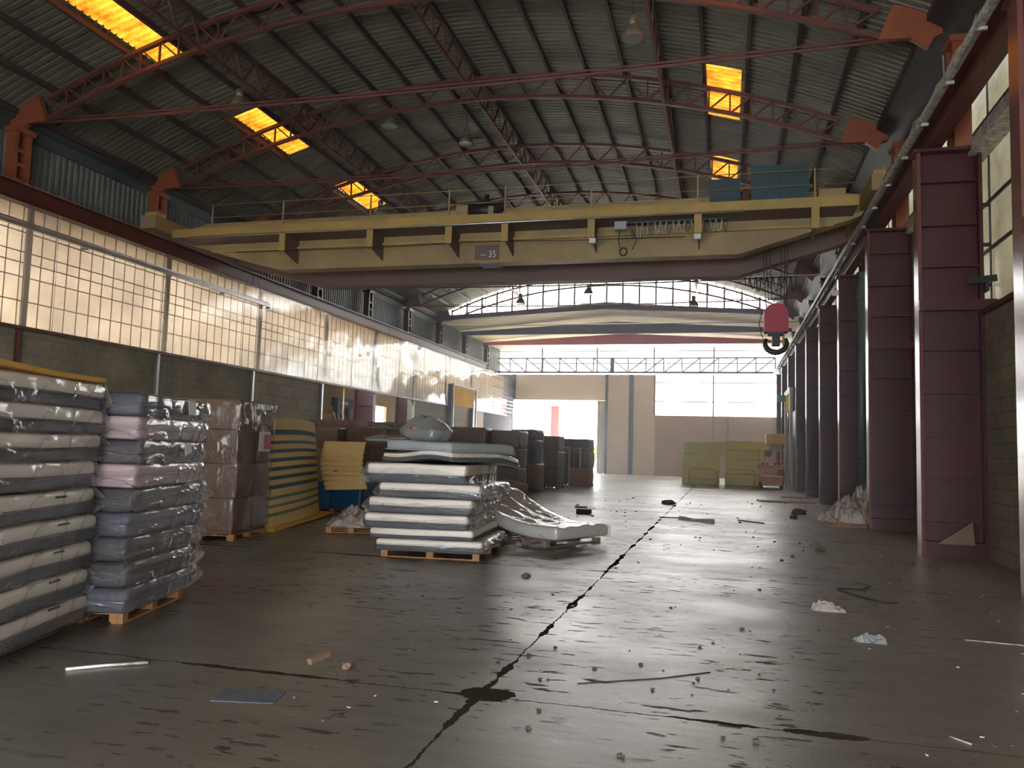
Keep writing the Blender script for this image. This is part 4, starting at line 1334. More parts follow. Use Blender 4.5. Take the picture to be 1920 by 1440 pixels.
# --- stack at the left edge: nine white-over-slate mattresses and a yellow foam sheet
W1, L1_ = 1.40, 1.95
fx, fy = -5.24, 5.80            # far front corner of the stack
rr = random.Random(21)
pc = along(fx, fy, HS, -0.72, -0.50)
pallet(pc[0], pc[1], HS + R(90), 'wooden pallet under the white and slate mattress stack at the left picture edge', 1.2, 1.0)
pc = along(fx, fy, HS, -0.85, -1.62)
pallet(pc[0], pc[1], HS + R(90), 'near pallet under the left-edge mattress stack, cut by the picture', 1.1, 1.0)
zc, HM = 0.105, 0.2175
cx1 = []
for k in range(9):
    off = [0.0, -0.04, 0.02, 0.02, -0.03, -0.03, 0.0, 0.01, 0.03][k]
    c = along(fx, fy, HS, -W1 / 2 + rr.uniform(-0.015, 0.015), -L1_ / 2 + off)
    mattress(c[0], c[1], zc, HS + R(rr.uniform(-0.8, 0.8)), L1_, W1, HM - 0.004,
             'white and slate mattress in clear plastic, %s in the left-edge stack' % (['lowest', 'second from the floor', 'third from the floor', 'fourth from the floor', 'middle one', 'fourth from the top', 'third from the top', 'second from the top', 'topmost'][k]),
             seed=k * 1.7, ear=0.03, ends=[('y', 1, L1_ / 2, 0.26 if k in (0, 2, 3, 4, 6) else 0.13, W1 / 2)], split=0.46, group='white and slate mattresses in the left-edge stack',
             mark=[(0.32, 0.16)] if k in (0, 1, 2, 3, 4) else None, bend=(lambda p, k=k: -(0.045 - 0.008 * k) * max(0, (p.x + 0.2) / 0.9) ** 2 - (0.03 - 0.006 * k) * max(0, -p.y / 0.97)) if k < 5 else None)
    zc += HM
c = along(fx, fy, HS, -W1 / 2, -L1_ / 2 + 0.03)
def fo(p):
    q = p.copy()
    q.z += 0.018 * nz(p, 1.2, 4) + 0.02 * max(0, -p.y)
    return q
o = MB().rbox(W1 / 2, L1_ / 2, 0.022, 0.012, 8, 14, 1, fo, (0, 0, 0.022)).build('foam_sheet', 'foam_bright')
o.location = (c[0], c[1], zc + 0.012)
o.rotation_euler = (0, 0, HS)
tag(o, 'thin orange-yellow foam sheet lying on top of the left-edge stack', 'foam sheet')

# --- second stack: dark and pink mattresses in crinkled plastic
W2, L2_ = 1.0, 1.62
gx_, gy = -5.02, 5.98
HS2 = R(15.0)
pc = along(gx_, gy, HS2, -0.42, 0.62)
pallet(pc[0], pc[1], HS2 + R(90), 'wooden pallet under the dark and pink mattress stack', 1.25, 0.8)
zc = 0.105
seq = [('blue_dark_cloth', 'lowest, dark blue-grey'), ('dark_cloth', 'second from the floor, charcoal'), ('dark_cloth', 'third from the floor, charcoal'), ('blue_dark_cloth', 'fourth from the floor, slate'),
       ('dark_cloth', 'charcoal, just below the lower pink one'), ('pink_cloth', 'lower of the two dusty pink ones'), ('dark_cloth', 'charcoal, between the two pink ones'), ('pink_cloth', 'upper of the two dusty pink ones'), ('blue_dark_cloth', 'topmost, dark violet-grey')]
HM2 = 0.2125
for k, (mt, lb_) in enumerate(seq):
    tw = [-0.12, -0.09, -0.03, -0.02, 0.0, 0.0, 0.0, 0.02, 0.03][k]
    c = along(gx_, gy, HS2, -W2 / 2 + rr.uniform(-0.02, 0.02), L2_ / 2 + tw - 0.02)
    mattress(c[0], c[1], zc, HS2 + R(rr.uniform(-2, 2)), L2_, W2, HM2 - 0.004, 'plastic-wrapped mattress in the second stack from the left: ' + lb_,
             mats=(mt, mt), seed=20 + k * 2.1, wrap='wrap_dense', ear=0.03, ends=[('y', 1, L2_ / 2, 0.26 if k != 6 else 0.14, W2 / 2)], group='dark and pink mattresses in the second stack', wr_out=0.03)
    zc += HM2
zt2 = zc
o = MB().box(-0.002, 0.002, -0.09, 0.09, -0.07, 0.07).build('address_label', 'paper')
c = along(gx_, gy, HS2, 0.05, 1.05)
o.location = (c[0], c[1], zt2 - 0.09)
o.rotation_euler = (0, R(-4), HS2)
tag(o, 'white address label on the topmost violet-grey mattress', 'label')
o = MB().box(-0.002, 0.002, -0.09, 0.07, -0.05, 0.05).build('paper_tag', 'paper')
c = along(gx_, gy, HS2, 0.055, 1.0)
o.location = (c[0], c[1], zt2 - 0.50)
o.rotation_euler = (R(14), R(-6), HS2)
tag(o, 'crooked white paper tag on the charcoal mattress between the pink ones', 'label')

# --- central stack
CS = R(6)
pallet(-4.22, 11.95, CS, 'wooden pallet under the central mattress stack, its near blocks showing', 1.46, 1.9)
zc = 0.105
specs = [  # height, front-right corner x, y, turn, width, length, materials, text
    (0.165, -3.33, 11.00, 6, 1.58, 1.9, ('white_cloth', 'grey_cloth'), 'lowest, broad white face on slate', None),
    (0.150, -3.48, 11.02, 5, 1.55, 1.9, ('white_cloth', 'grey_cloth'), 'second from the floor, thin slate edge', None),
    (0.215, -3.55, 10.96, 5, 1.55, 1.85, ('white_cloth', 'grey_cloth'), 'third from the floor, in a loose bag', 'wrap'),
    (0.225, -3.50, 10.98, 4, 1.56, 1.85, ('white_cloth', 'grey_cloth'), 'fourth from the floor, in a creased bag', 'wrap_dense'),
    (0.215, -3.38, 11.0, 3, 1.54, 1.85, ('white_cloth', 'grey_cloth'), 'fifth from the floor, below the wide one', 'wrap_dense'),
    (0.285, -3.60, 10.95, 2, 1.52, 1.8, ('white_cloth', 'grey_cloth'), 'sixth from the floor, pinkish white on slate', 'wrap'),
]
for k, (h, x, y, a, wd, ln, mt, tx_, wr) in enumerate(specs):
    a = R(a)
    c = along(x, y, a, -wd / 2, ln / 2)
    t = mattress(c[0], c[1], zc, a, ln, wd, h - 0.004, 'mattress in the central stack, ' + tx_, mats=mt, seed=50 + k * 1.9, wrap=wr or ('wrap_dense' if k == 0 else None), ear=0.02, wr_out=0.03, ends=[('x', -1, wd / 2, 0.13, ln / 2)] if wr else None, crumple=k in (0, 2, 3, 4),
                 split=0.45 if k != 1 else 0.32, group='mattresses of the central stack')
    zc += h
z6 = zc
def sag(p):
    return 0.03 * math.sin(p.x * 4.2 + 0.4) - 0.16 * max(0, p.y - 0.25) ** 1.5
c = along(-3.82, 11.0, R(-18), -0.66, 0.9)
mattress(c[0], c[1], z6 + 0.035, R(-16), 1.9, 1.30, 0.13, 'mattress in the central stack, second from the top, buckled and drooping at its right end', mats=('white_cloth', 'grey_cloth'), seed=71, wrap='wrap', ear=0.05,
         bend=sag, group='mattresses of the central stack', split=0.5)
c = along(-3.86, 10.98, R(-20), -0.65, 0.86)
mattress(c[0], c[1], z6 + 0.185, R(-18), 1.72, 1.26, 0.15, 'pale grey mattress lying on top of the central stack', mats=('cool_cloth', 'cool_cloth'), seed=77, wrap=None,
         bend=lambda p: 0.03 * p.y * 0.2 - 0.10 * max(0, p.y - 0.3) ** 2 - 0.02 * p.x, group='mattresses of the central stack', split=0.12)
ztop = z6 + 0.185 + 0.15

# heaped plastic bags on top of the boxes behind the central stack
def heap(name, x, y, z, sx, sy, sz, mat, seed, label, cat, n=26, rz=0.0, peaks=1.0, kind=None, lean_=0.0):
    m = MB()
    vs, fs = [], []
    for i in range(n + 1):
        for j in range(n + 1):
            u, v = i / n * 2 - 1, j / n * 2 - 1
            r = math.sqrt(u * u + v * v)
            h = max(0, 1 - (abs(u) ** 3 * 0.5 + abs(v) ** 3 * 0.5 + r * r * 0.25)) ** 0.7
            q1 = Vector((u * sx * 5 + seed, v * sy * 5, seed))
            f_ = 0.50 + 0.55 * peaks * noise.noise(q1 * 0.45) + 0.42 * (1 - abs(2 * noise.noise(q1 * 0.8))) - 0.2 + 0.30 * (0.6 - abs(2 * noise.noise(q1 * 1.9)))
            f_ *= (1 - lean_) + lean_ * (u + 1) * 0.75
            zz = max(0.004, sz * h * max(0.08, f_) * 1.35)
            if i in (0, n) or j in (0, n):
                zz = 0.0
            vs.append((u * sx / 2 * (1 + 0.25 * noise.noise(Vector((u * 2, v * 2, seed + 7)))), v * sy / 2 * (1 + 0.25 * noise.noise(Vector((u * 2, v * 2, seed + 17)))), zz))
    fs = [(i * (n + 1) + j, (i + 1) * (n + 1) + j, (i + 1) * (n + 1) + j + 1, i * (n + 1) + j + 1) for i in range(n) for j in range(n)]
    m.add(vs, fs, True)
    o = m.build(name, mat)
    o.location = (x, y, z)
    o.rotation_euler = (0, 0, rz)
    return tag(o, label, cat, kind=kind)

# --- fallen mattress sliding off onto a pallet
pallet(-2.95, 14.0, R(62), 'weathered pallet under the fallen white mattress', 1.5, 1.0, 'wood_grey')
pallet(-4.05, 13.9, R(60), 'dark pallet between the central stack and the fallen mattress', 1.0, 1.0, 'wood_grey')
t = empty('fallen_mattress', (-3.25, 13.85, 0.15), R(-28), 'white quilted mattress slumped off the central stack onto a pallet', 'mattress')
def slump(p):
    q = p.copy()
    u = (p.x + 1.1) / 2.2
    q.z += 0.52 * max(0, 1 - u * 1.25) ** 1.9 + 0.05 * max(0, u - 0.75) + 0.012 * nz(p, 2, 3) + 0.105
    q.z += 0.012 * math.sin(p.y * 16) * (1 if p.z > 0 else 0)
    return q
MB().rbox(1.1, 0.72, 0.10, 0.06, 26, 20, 1, slump).build('quilted_body', 'quilt', t)
def slump_w(p):
    q = slump(p)
    q.z += 0.015 * nz(p, 6, 9) - 0.105 + 0.10
    return q
MB().rbox(1.13, 0.75, 0.112, 0.05, 26, 14, 2, slump_w).build('plastic_bag', 'wrap', t)
def droop(p):
    q = p.copy()
    q.z += 0.12 + 0.02 * nz(p, 5, 1)
    return q
o = MB().rbox(0.45, 0.45, 0.08, 0.05, 6, 6, 1, lambda p: (p.x - 4.15, p.y + 13.9, p.z + 0.20 + 0.02 * nz(p, 4, 2))).build('dark_bundle', 'green_brick', base=True)
tag(o, 'dark green bundle lying on a pallet under the fallen mattress', 'bundle')

# --- cardboard boxes
def carton(x, y, z, lx, ly, lz, rz, label, mat='card', group=None, wrap=None, tape=True, name='cardboard_box', lean=0.0, seed=1.0):
    t = empty(name, (x, y, z), rz, label, 'box', group)
    if lean:
        t.rotation_euler = (0, lean, rz)
    def fn(p):
        q = p.copy()
        b = 0.02 * (1 - (2 * p.z / lz) ** 2)
        q.x += b * (1 if p.x > 0 else -1) + 0.012 * nz(p, 3, seed)
        q.y += b * (1 if p.y > 0 else -1) + 0.012 * nz(p, 3, seed + 4)
        q.z += lz / 2
        return q
    MB().rbox(lx / 2 - 0.015, ly / 2 - 0.015, lz / 2, 0.015, 4, 4, 4, fn).build('carton', mat, t)
    if tape:
        MB().box(-lx / 2, lx / 2, -0.03, 0.03, lz - 0.002, lz + 0.003).build('tape', 'card_light', t)
        MB().box(-0.012, 0.012, -ly / 2 - 0.012, -ly / 2 - 0.006, lz * 0.1, lz * 0.9).build('seam', 'card_dark', t)
    if wrap:
        def fw2(p):
            q = p.copy()
            q.x += 0.03 * nz(p, 4, seed + 8)
            q.y += 0.03 * nz(p, 4, seed + 9)
            q.z += lz / 2
            return q
        MB().rbox(lx / 2 + 0.025, ly / 2 + 0.025, lz / 2 + 0.005, 0.04, 8, 8, 10, fw2).build('stretch_film', wrap, t)
    return t

# wrapped carton stack behind the second mattress stack
CR = R(9)
bx, by = -7.72, 11.4            # front right corner region
pallet(-8.35, 12.0, CR + R(90), 'pallet under the tall film-wrapped carton stack behind the dark mattresses', 1.3, 1.2, 'wood')
zc = 0.105
lv = [0.58, 0.56, 0.56, 0.50]
for k, h in enumerate(lv):
    for q in range(2):
        if k == 3 and q == 1:
            continue
        c = along(-8.35, 12.0, CR, 0.0, -0.33 + 0.66 * q)
        tw = 0.0
        nm = ['lowest', 'second from the floor', 'third from the floor', 'topmost'][k]
        carton(c[0] + 0.02 * (k % 2), c[1], zc, 1.15, 0.64, h - 0.006, CR + R(rr.uniform(-1, 1)), 'brown carton in the tall wrapped stack, %s%s' % (nm, ', near side' if q == 0 and k < 3 else ', far side' if k < 3 else ''), 'card', 'cartons of the tall wrapped stack by the striped foam', None, seed=k * 3 + q)
    zc += h
c = along(-8.35, 12.0, CR, 0.05, 0.36)
carton(c[0], c[1], zc - 0.5, 1.1, 0.6, 0.42, CR + R(4), 'brown carton leaning outwards at the top of the wrapped stack', 'card', 'cartons of the tall wrapped stack by the striped foam', None, lean=R(7))
def fs_(p):
    q = p.copy()
    q.x += 0.045 * nz(p, 3, 31)
    q.y += 0.045 * nz(p, 3, 33)
    q.x *= 1 + 0.03 * (p.z / 1.1)
    return q
o = MB().rbox(0.64, 0.70, 1.07, 0.05, 10, 12, 24, fs_).build('stretch_film', 'stretch_wrap')
o.location = (-8.35, 12.0, 1.22)
o.rotation_euler = (0, 0, CR)
tag(o, 'shiny stretch film wound around the tall carton stack', 'stretch film')
t = empty('shipping_sheet', along(-8.35, 12.0, CR, 0.66, 0.25) + (1.62,), CR, 'white shipping sheet with a pink panel on the wrapped cartons', 'label')
MB().box(0.0, 0.006, -0.26, 0.22, -0.17, 0.17).build('sheet', 'paper', t)
MB().box(0.006, 0.010, -0.06, 0.22, -0.13, 0.12).build('pink_panel', 'pink_paper', t)

# --- striped foam board leaning behind the cartons
FX, FY = -7.95, 12.95
def foam_board():
    n = 15
    a = Vector((FX, FY, -0.02))
    d = Vector((-0.95, 3.5, 0)).normalized()
    Wd = 3.9
    t = empty('striped_foam_stack', (FX, FY, 0), 0, 'tall leaning stack of yellow foam slabs with teal and green stripes', 'foam stack')
    return t, a, d, Wd
t, a_, d_, Wd = foam_board()
nrm = Vector((d_.y, -d_.x, 0))
zz = 0.16
top = 2.14
bands = []
slabs = [0.20] + [0.125] * 2 + [0.15] * 2 + [0.155] * 6
zlist = []
z_ = 0.12
tot = top - z_
k = 0
pat = [('foam', 0.22), ('green_band', 0.06), ('foam', 0.095), ('green_band', 0.05), ('foam', 0.095), ('green_band', 0.06), ('foam', 0.13),
       ('teal_band', 0.075), ('foam', 0.095), ('teal_band', 0.07), ('foam', 0.095), ('teal_band', 0.07), ('foam', 0.095), ('teal_band', 0.07), ('foam', 0.10), ('teal_band', 0.065), ('foam', 0.10), ('teal_band', 0.06), ('foam', 0.115), ('teal_band', 0.10), ('foam', 0.22)]
S_ = sum(h for _, h in pat)
for (mt, h) in pat:
    h *= tot / S_
    ends = []
    m = MB()
    nn = 16
    pts = []
    for side_ in (0, 1):
        for zq in (z_, z_ + h):
            for q in range(nn + 1):
                u = q / nn
                u0 = 0.02 + 0.11 * (zq / top) ** 1.3
                u1 = 1.0 - 0.05 * (zq / top) ** 1.5
                uu = u0 + (u1 - u0) * u
                lean = 0.16 * (zq / top)
                bow = 0.10 * math.sin(PI * u)
                off = nrm * (bow - lean - side_ * 0.85) 
                zz_ = zq + 0.035 * math.sin(PI * u) * (zq / top) + 0.04 * (u - 0.5) * (1 - zq / top)
                pts.append(tuple(a_ + d_ * (Wd * uu) + off + Vector((0, 0, zz_ - 0.05))))
    n1 = nn + 1
    fs = []
    for q in range(nn):
        fs.append((q, q + 1, n1 + q + 1, n1 + q))
        fs.append((2 * n1 + q, 3 * n1 + q, 3 * n1 + q + 1, 2 * n1 + q + 1))
        fs.append((n1 + q, n1 + q + 1, 3 * n1 + q + 1, 3 * n1 + q))
        fs.append((q, 2 * n1 + q, 2 * n1 + q + 1, q + 1))
    fs.append((0, n1, 3 * n1, 2 * n1))
    fs.append((nn, 2 * n1 + nn, 3 * n1 + nn, n1 + nn))
    m.add(pts, fs)
    m.build('foam_slab' if mt == 'foam' else 'coloured_layer', mt, t, True)
    z_ += h
o = MB().add([tuple(a_ + d_ * (Wd * u) + nrm * w_ + Vector((0, 0, z__ - 0.1))) for u, w_, z__ in ((0.0, 0.10, 0.12), (1.0, 0.34, 0.16), (1.0, -0.4, 0.16), (0.0, -0.4, 0.12), (0.0, 0.10, 0.2), (1.0, 0.30, 0.2), (1.0, -0.4, 0.2), (0.0, -0.4, 0.2))],
             [(0, 3, 2, 1), (4, 5, 6, 7), (0, 1, 5, 4), (1, 2, 6, 5), (2, 3, 7, 6), (3, 0, 4, 7)]).build('bottom_slab', 'foam_bright', t, True)

# --- blue wrapped bale and the curled foam sheet on it
t = empty('blue_bale', (-8.85, 17.9, 0), R(-6), 'low blue plastic-wrapped bale on a pallet behind the striped foam', 'bale')
MB().rbox(0.80, 0.75, 0.32, 0.06, 8, 8, 5, lambda p: (p.x + 0.02 * nz(p, 4), p.y, p.z + 0.42 + 0.03 * nz(p, 2.5) + (0.01 * math.sin(p.z * 70)))).build('wrapped_slabs', 'blue_bale', t)
MB().box(-0.06, -0.02, -0.80, -0.765, 0.1, 0.72).build('strap', 'teal_band', t)
pallet(-8.85, 17.9, R(-6), 'pallet under the blue bale', 1.5, 1.4, 'wood_grey')
t = empty('curled_foam', (-8.62, 17.0, 0), 0, 'yellow ribbed foam sheet standing curled in front of the blue bale', 'foam sheet')
m = MB()
n = 110
prof = []
for k in range(n + 1):
    u = k / n
    z = 1.68 - 1.12 * u
    yy = 0.16 * math.sin(u * PI * 1.05) * -1 + 0.35 * max(0, u - 0.82) * -1 + ((0.024 if 0.25 < u < 0.6 else 0.016) * math.sin(u * 62) if 0.2 < u else 0)
    xw = 0.0 + 0.10 * u ** 3
    prof.append((xw, yy, z))
vs = []
for th in (0, 0.05):
    for (xw, yy, z) in prof:
        for q in range(9):
            v = q / 8
            vs.append((-0.50 + xw + (1.05) * v, yy + th + 0.14 * (v - 0.5) ** 2 * 2, z + 0.07 * (v - 0.3) * (0.8 if z < 0.9 else 0)))
N1 = 9
NN = (n + 1) * N1
fs = []
for k in range(n):
    for q in range(8):
        a = k * N1 + q
        fs.append((a, a + 1, a + N1 + 1, a + N1))
        fs.append((NN + a, NN + a + N1, NN + a + N1 + 1, NN + a + 1))
    fs.append((k * N1, (k + 1) * N1, NN + (k + 1) * N1, NN + k * N1))
    fs.append((k * N1 + 8, NN + k * N1 + 8, NN + (k + 1) * N1 + 8, (k + 1) * N1 + 8))
for q in range(8):
    fs.append((q, NN + q, NN + q + 1, q + 1))
    e = n * N1 + q
    fs.append((e, e + 1, NN + e + 1, NN + e))
m.add(vs, fs, True)
m.build('foam_body', 'foam', t)
MB().box(-0.12, -0.02, -0.155, -0.145, 0.98, 1.04).build('printed_mark', 'card_dark', t)
# small pallet with a bag left of the central stack
pallet(-6.75, 13.9, R(20), 'small pallet half hidden left of the central stack', 0.9, 0.8, 'wood')
heap('plastic_bag', -6.7, 13.85, 0.105, 0.95, 0.7, 0.26, 'bag_white', 5.0, 'white plastic bag on the small pallet left of the central stack', 'bag')

# --- rows of cartons farther back
def stack_of(x, y, lx, ly, hs, rz, mats, where, grp, wrap='stretch_wrap', jit=0.03):
    z = 0.12
    pallet(x, y, rz, 'pallet under the carton stack ' + where, max(lx, 0.8), max(ly, 0.8), 'wood_grey')
    z = 0.105
    for k, h in enumerate(hs):
        nm = ['bottom', 'second', 'third', 'fourth', 'fifth'][k]
        if k == len(hs) - 1:
            nm = 'top'
        carton(x + rr.uniform(-jit, jit), y + rr.uniform(-jit, jit), z, lx, ly, h - 0.005, rz + R(rr.uniform(-2, 2)), '%s carton of the stack %s' % (nm, where), mats[k % len(mats)], grp, wrap, seed=x * 3 + k)
        z += h
G = 'cartons stacked in rows in front of the left wall'
stack_of(-11.5, 21.6, 1.3, 1.2, [0.7, 0.7, 0.6], R(3), ['card', 'card', 'card'], 'just right of the striped foam, behind the curled sheet', G)
stack_of(-10.1, 22.0, 1.3, 1.2, [0.7, 0.72, 0.58], R(-2), ['card_dark', 'card', 'card'], 'second right of the striped foam, below the navy machine', G)
stack_of(-12.6, 24.5, 1.6, 1.2, [0.8, 0.8, 0.72], R(2), ['card', 'card', 'card'], 'at the back, below the first maroon column', G, None)
stack_of(-10.7, 25.2, 1.8, 1.2, [0.8, 0.8, 0.70], R(1), ['card', 'card', 'card'], 'at the back, below the second maroon column', G, None)
stack_of(-8.9, 22.6, 1.1, 1.1, [0.7, 0.7, 0.42], R(4), ['card_dark', 'card'], 'behind the left end of the central stack', G)
stack_of(-8.75, 27.2, 1.3, 1.2, [0.8, 0.78, 0.66], R(0), ['card', 'card', 'card'], 'behind the middle of the central stack', G)
stack_of(-10.6, 30.0, 1.2, 1.2, [0.8, 0.8, 0.68], R(5), ['card_light', 'card', 'card'], 'below the pale block wall', G, None)
stack_of(-9.2, 30.6, 1.3, 1.3, [0.8, 0.8, 0.66], R(-6), ['card', 'card', 'card_light'], 'below the yellow shutter', G, None)
stack_of(-12.9, 31.5, 1.4, 1.3, [0.8, 0.8, 0.5], R(3), ['card', 'card', 'card'], 'far back below the pale blocks', G, None)
stack_of(-7.55, 27.9, 1.05, 1.1, [0.85, 0.7, 0.62], R(-4), ['card_dark', 'card_dark', 'card_dark'], 'behind the right end of the central stack', G)
stack_of(-8.62, 33.4, 1.3, 1.3, [0.8, 0.8, 0.7], R(-3), ['card_dark', 'card', 'card_dark'], 'left of the doorway view, below the dark corner wall', G)
stack_of(-7.35, 30.0, 0.95, 1.1, [1.0, 0.9, 0.38], R(-4), ['card', 'blue_dark_cloth', 'card_dark'], 'with a bluish wrapped middle, left of the tall grey stack', G)
stack_of(-7.30, 33.6, 1.10, 1.2, [0.72, 0.75, 0.65], R(-3), ['card_dark', 'card_dark', 'card_dark'], 'that stands tall and grey in front of the doorway', G)
stack_of(-6.75, 37.6, 1.25, 1.3, [0.75, 0.72, 0.62], R(-2), ['card_dark', 'card_dark', 'card_dark'], 'nearest the open doorway', G)
carton(-6.40, 36.35, 0, 0.85, 0.6, 0.86, R(-14), 'short plain brown carton on the floor near the doorway', 'card_light', G, None, tape=False)
# thin pale frames next to the tall stack
for (x, y, h, w_, lab) in ((-6.98, 35.6, 1.75, 0.36, 'thin pale door frame leaning by the tall grey stack, left one'), (-6.66, 36.75, 1.72, 0.30, 'thin pale door frame leaning by the tall grey stack, right one')):
    t = empty('thin_frame', (x, y, 0), 0, lab, 'frame')
    for sx in (-w_ / 2, w_ / 2):
        MB().box(sx - 0.025, sx + 0.025, -0.03, 0.03, 0, h).build('upright', 'card_light' if sx < 0 else 'white_frame', t)
    MB().box(-w_ / 2 - 0.025, w_ / 2 + 0.025, -0.03, 0.03, h, h + 0.05).build('top_rail', 'white_frame', t)
# mauve cloth bundle
pallet(-7.3, 26.1, R(-8), 'pallet under the mauve cloth bundle', 1.3, 1.0, 'wood')
t = empty('cloth_bundle', (-7.3, 26.1, 0.14), R(-8), 'mauve cloth bundle draped over a pallet behind the fallen mattress', 'bundle')
MB().rbox(0.65, 0.55, 0.22, 0.12, 8, 8, 3, lambda p: (p.x, p.y, p.z + 0.24 + 0.05 * nz(p, 2.2, 4) - 0.12 * max(0, p.x))).build('folded_cloth', 'mauve', t)
MB().rbox(0.25, 0.45, 0.17, 0.05, 4, 4, 2, lambda p: (p.x + 0.6, p.y - 0.1, p.z + 0.18 + 0.03 * nz(p, 3, 6))).build('torn_cardboard', 'card_light', t)
# bags heaped on the cartons behind the central stack
def lump(x, y, z, hx, hy, hz, mat, seed, label, rz=0.0):
    def fn(p):
        q = p.copy()
        a = 1 + 0.35 * nz(p, 2.2, seed)
        q.x *= a * (1.0 - 0.45 * max(0, p.z / hz))
        q.y *= a * (1.0 - 0.45 * max(0, p.z / hz))
        q.z = p.z * (1 + 0.4 * nz(p, 1.6, seed + 5)) + 0.03 * nz(p, 7, seed)
        q.z = max(q.z, -hz) + hz
        return q
    o = MB().rbox(hx, hy, hz, min(hx, hy, hz) * 0.85, 12, 12, 6, fn).build('plastic_heap', mat)
    o.location = (x, y, z)
    o.rotation_euler = (0, 0, rz)
    return tag(o, label, 'plastic heap')
pk = lump(-4.72, 12.20, ztop - 0.02, 0.38, 0.30, 0.20, 'bag_grey', 2.0, 'rounded lump of greyish plastic with a red print on top of the central stack', R(-18))
MB().box(-0.05, 0.04, -0.262, -0.252, 0.14, 0.25).build('red_print', 'pink_paper', pk)
lump(-5.25, 12.3, ztop - 0.02, 0.40, 0.3, 0.055, 'bag_grey', 5.0, 'low fold of film on top of the central stack, left of the rounded lump', R(-18))
heap('plastic_heap', -9.75, 22.0, 2.10, 1.2, 1.0, 0.16, 'bag_grey', 8.0, 'crumpled film lying on the cartons below the maroon columns', 'plastic heap')

# ================================================================== RIGHT FAR CORNER
def slab(name, x0, x1, y0, y1, z0, z1, mat, label, cat, r=0.05, seed=0):
    hx, hy, hz = (x1 - x0) / 2, (y1 - y0) / 2, (z1 - z0) / 2
    c = ((x0 + x1) / 2, (y0 + y1) / 2, (z0 + z1) / 2)
    def fn(p):
        q = p.copy()
        q.x += 0.02 * nz(p, 1.5, seed)
        q.z += 0.02 * nz(p, 1.2, seed + 2)
        return q
    o = MB().rbox(hx, hy, hz, r, 6, 6, 4, fn, c).build(name, mat, base=True)
    return tag(o, label, cat, 'lime green foam blocks')
slab('foam_block', -2.30, -0.32, 44.6, 46.2, 0.02, 1.60, 'green_foam', 'large lime foam block standing lowest at the left of the green blocks', 'foam block')
slab('foam_block', -2.18, 0.02, 45.0, 46.6, 1.62, 2.34, 'green_foam', 'lime foam block lying on the large left block', 'foam block', seed=3)
slab('foam_block', -2.26, -1.82, 44.75, 45.02, 1.64, 2.22, 'green_foam_light', 'pale lime block end sticking out on the left', 'foam block', 0.03)
slab('foam_block', -0.02, 1.78, 44.9, 46.5, 0.02, 0.62, 'green_foam', 'lime foam block, lowest of the right pile', 'foam block', seed=5)
slab('foam_block', -0.02, 1.80, 44.9, 46.5, 0.64, 1.38, 'green_foam', 'lime foam block, second of the right pile', 'foam block', seed=6)
slab('foam_block', -0.02, 2.1, 44.9, 46.5, 1.42, 1.90, 'green_foam', 'lime foam block, third of the right pile', 'foam block', seed=7)
slab('foam_block', -0.02, 2.4, 44.95, 46.6, 1.92, 2.42, 'green_foam', 'lime foam block, topmost of the right pile', 'foam block', seed=8)
def barrier(x, y, rz, label, mid):
    t = empty('safety_barrier', (x, y, 0), rz, label, 'barrier')
    w_, h = 1.38, 0.92
    pts = [(-w_ / 2, 0, 0), (-w_ / 2, 0, h - 0.14), (-w_ / 2 + 0.04, 0, h - 0.05), (-w_ / 2 + 0.13, 0, h), (w_ / 2 - 0.13, 0, h), (w_ / 2 - 0.04, 0, h - 0.05), (w_ / 2, 0, h - 0.14), (w_ / 2, 0, 0)]
    MB().tube(pts, 0.042, 10).build('hoop', 'yellow_paint', t)
    if mid:
        MB().tube([(-w_ / 2 + 0.05, 0, 0.42), (w_ / 2 - 0.03, 0, 0.42)], 0.025, 8).build('mid_rail', 'yellow_paint', t)
    for sx in (-w_ / 2, w_ / 2):
        MB().box(sx - 0.09, sx + 0.09, -0.07, 0.07, 0, 0.015).build('foot_plate', 'yellow_paint', t)
    return t
barrier(-1.08, 41.6, R(2), 'yellow tubular barrier with a middle rail, the left one', True)
barrier(0.70, 41.4, R(2), 'yellow tubular barrier without middle rail, the right one', False)
for dx, x, y in ((0, -0.35, 42.2), (0, 1.42, 42.0)):
    o = MB().tube([(x, y, 0), (x, y, 0.88)], 0.03, 8).build('barrier_leg', 'yellow_paint', base=True)
    tag(o, 'yellow steel post right behind the %s yellow barrier' % ('left' if x < 0 else 'right'), 'post')
# scissor lift
t = empty('scissor_lift', (2.28, 43.6, 0), 0, 'orange scissor lift with a yellow load up top, by the right columns', 'lift')
MB().prism([(-0.58, 0.62), (0.58, 0.62), (0.52, 0.28), (0.44, 0.14), (-0.44, 0.14), (-0.52, 0.28)], 'y', -0.7, 0.9).build('chassis', 'orange_paint', t)
for sx in (-0.5, 0.5):
    for sy in (-0.5, 0.7):
        MB().tube([(sx - 0.06, sy, 0.17), (sx + 0.06, sy, 0.17)], 0.17, 14).build('wheel', 'rubber', t)
for z in (0.66, 0.80):
    MB().bar((-0.3, -0.5, z), (-0.3, 0.8, z + 0.13), 0.05, 0.07).build('scissor_arm', 'orange_paint', t)
    MB().bar((0.3, -0.5, z + 0.13), (0.3, 0.8, z), 0.05, 0.07).build('scissor_arm', 'orange_paint', t)
for k in range(3):
    MB().box(-0.3, 0.3, -0.55, -0.45, 0.64 + 0.11 * k, 0.69 + 0.11 * k).build('cross_tube', 'pipe_green' if k % 2 else 'orange_paint', t)
MB().box(-0.62, 0.6, -0.75, 1.0, 0.98, 1.20).build('platform', 'orange_paint', t)
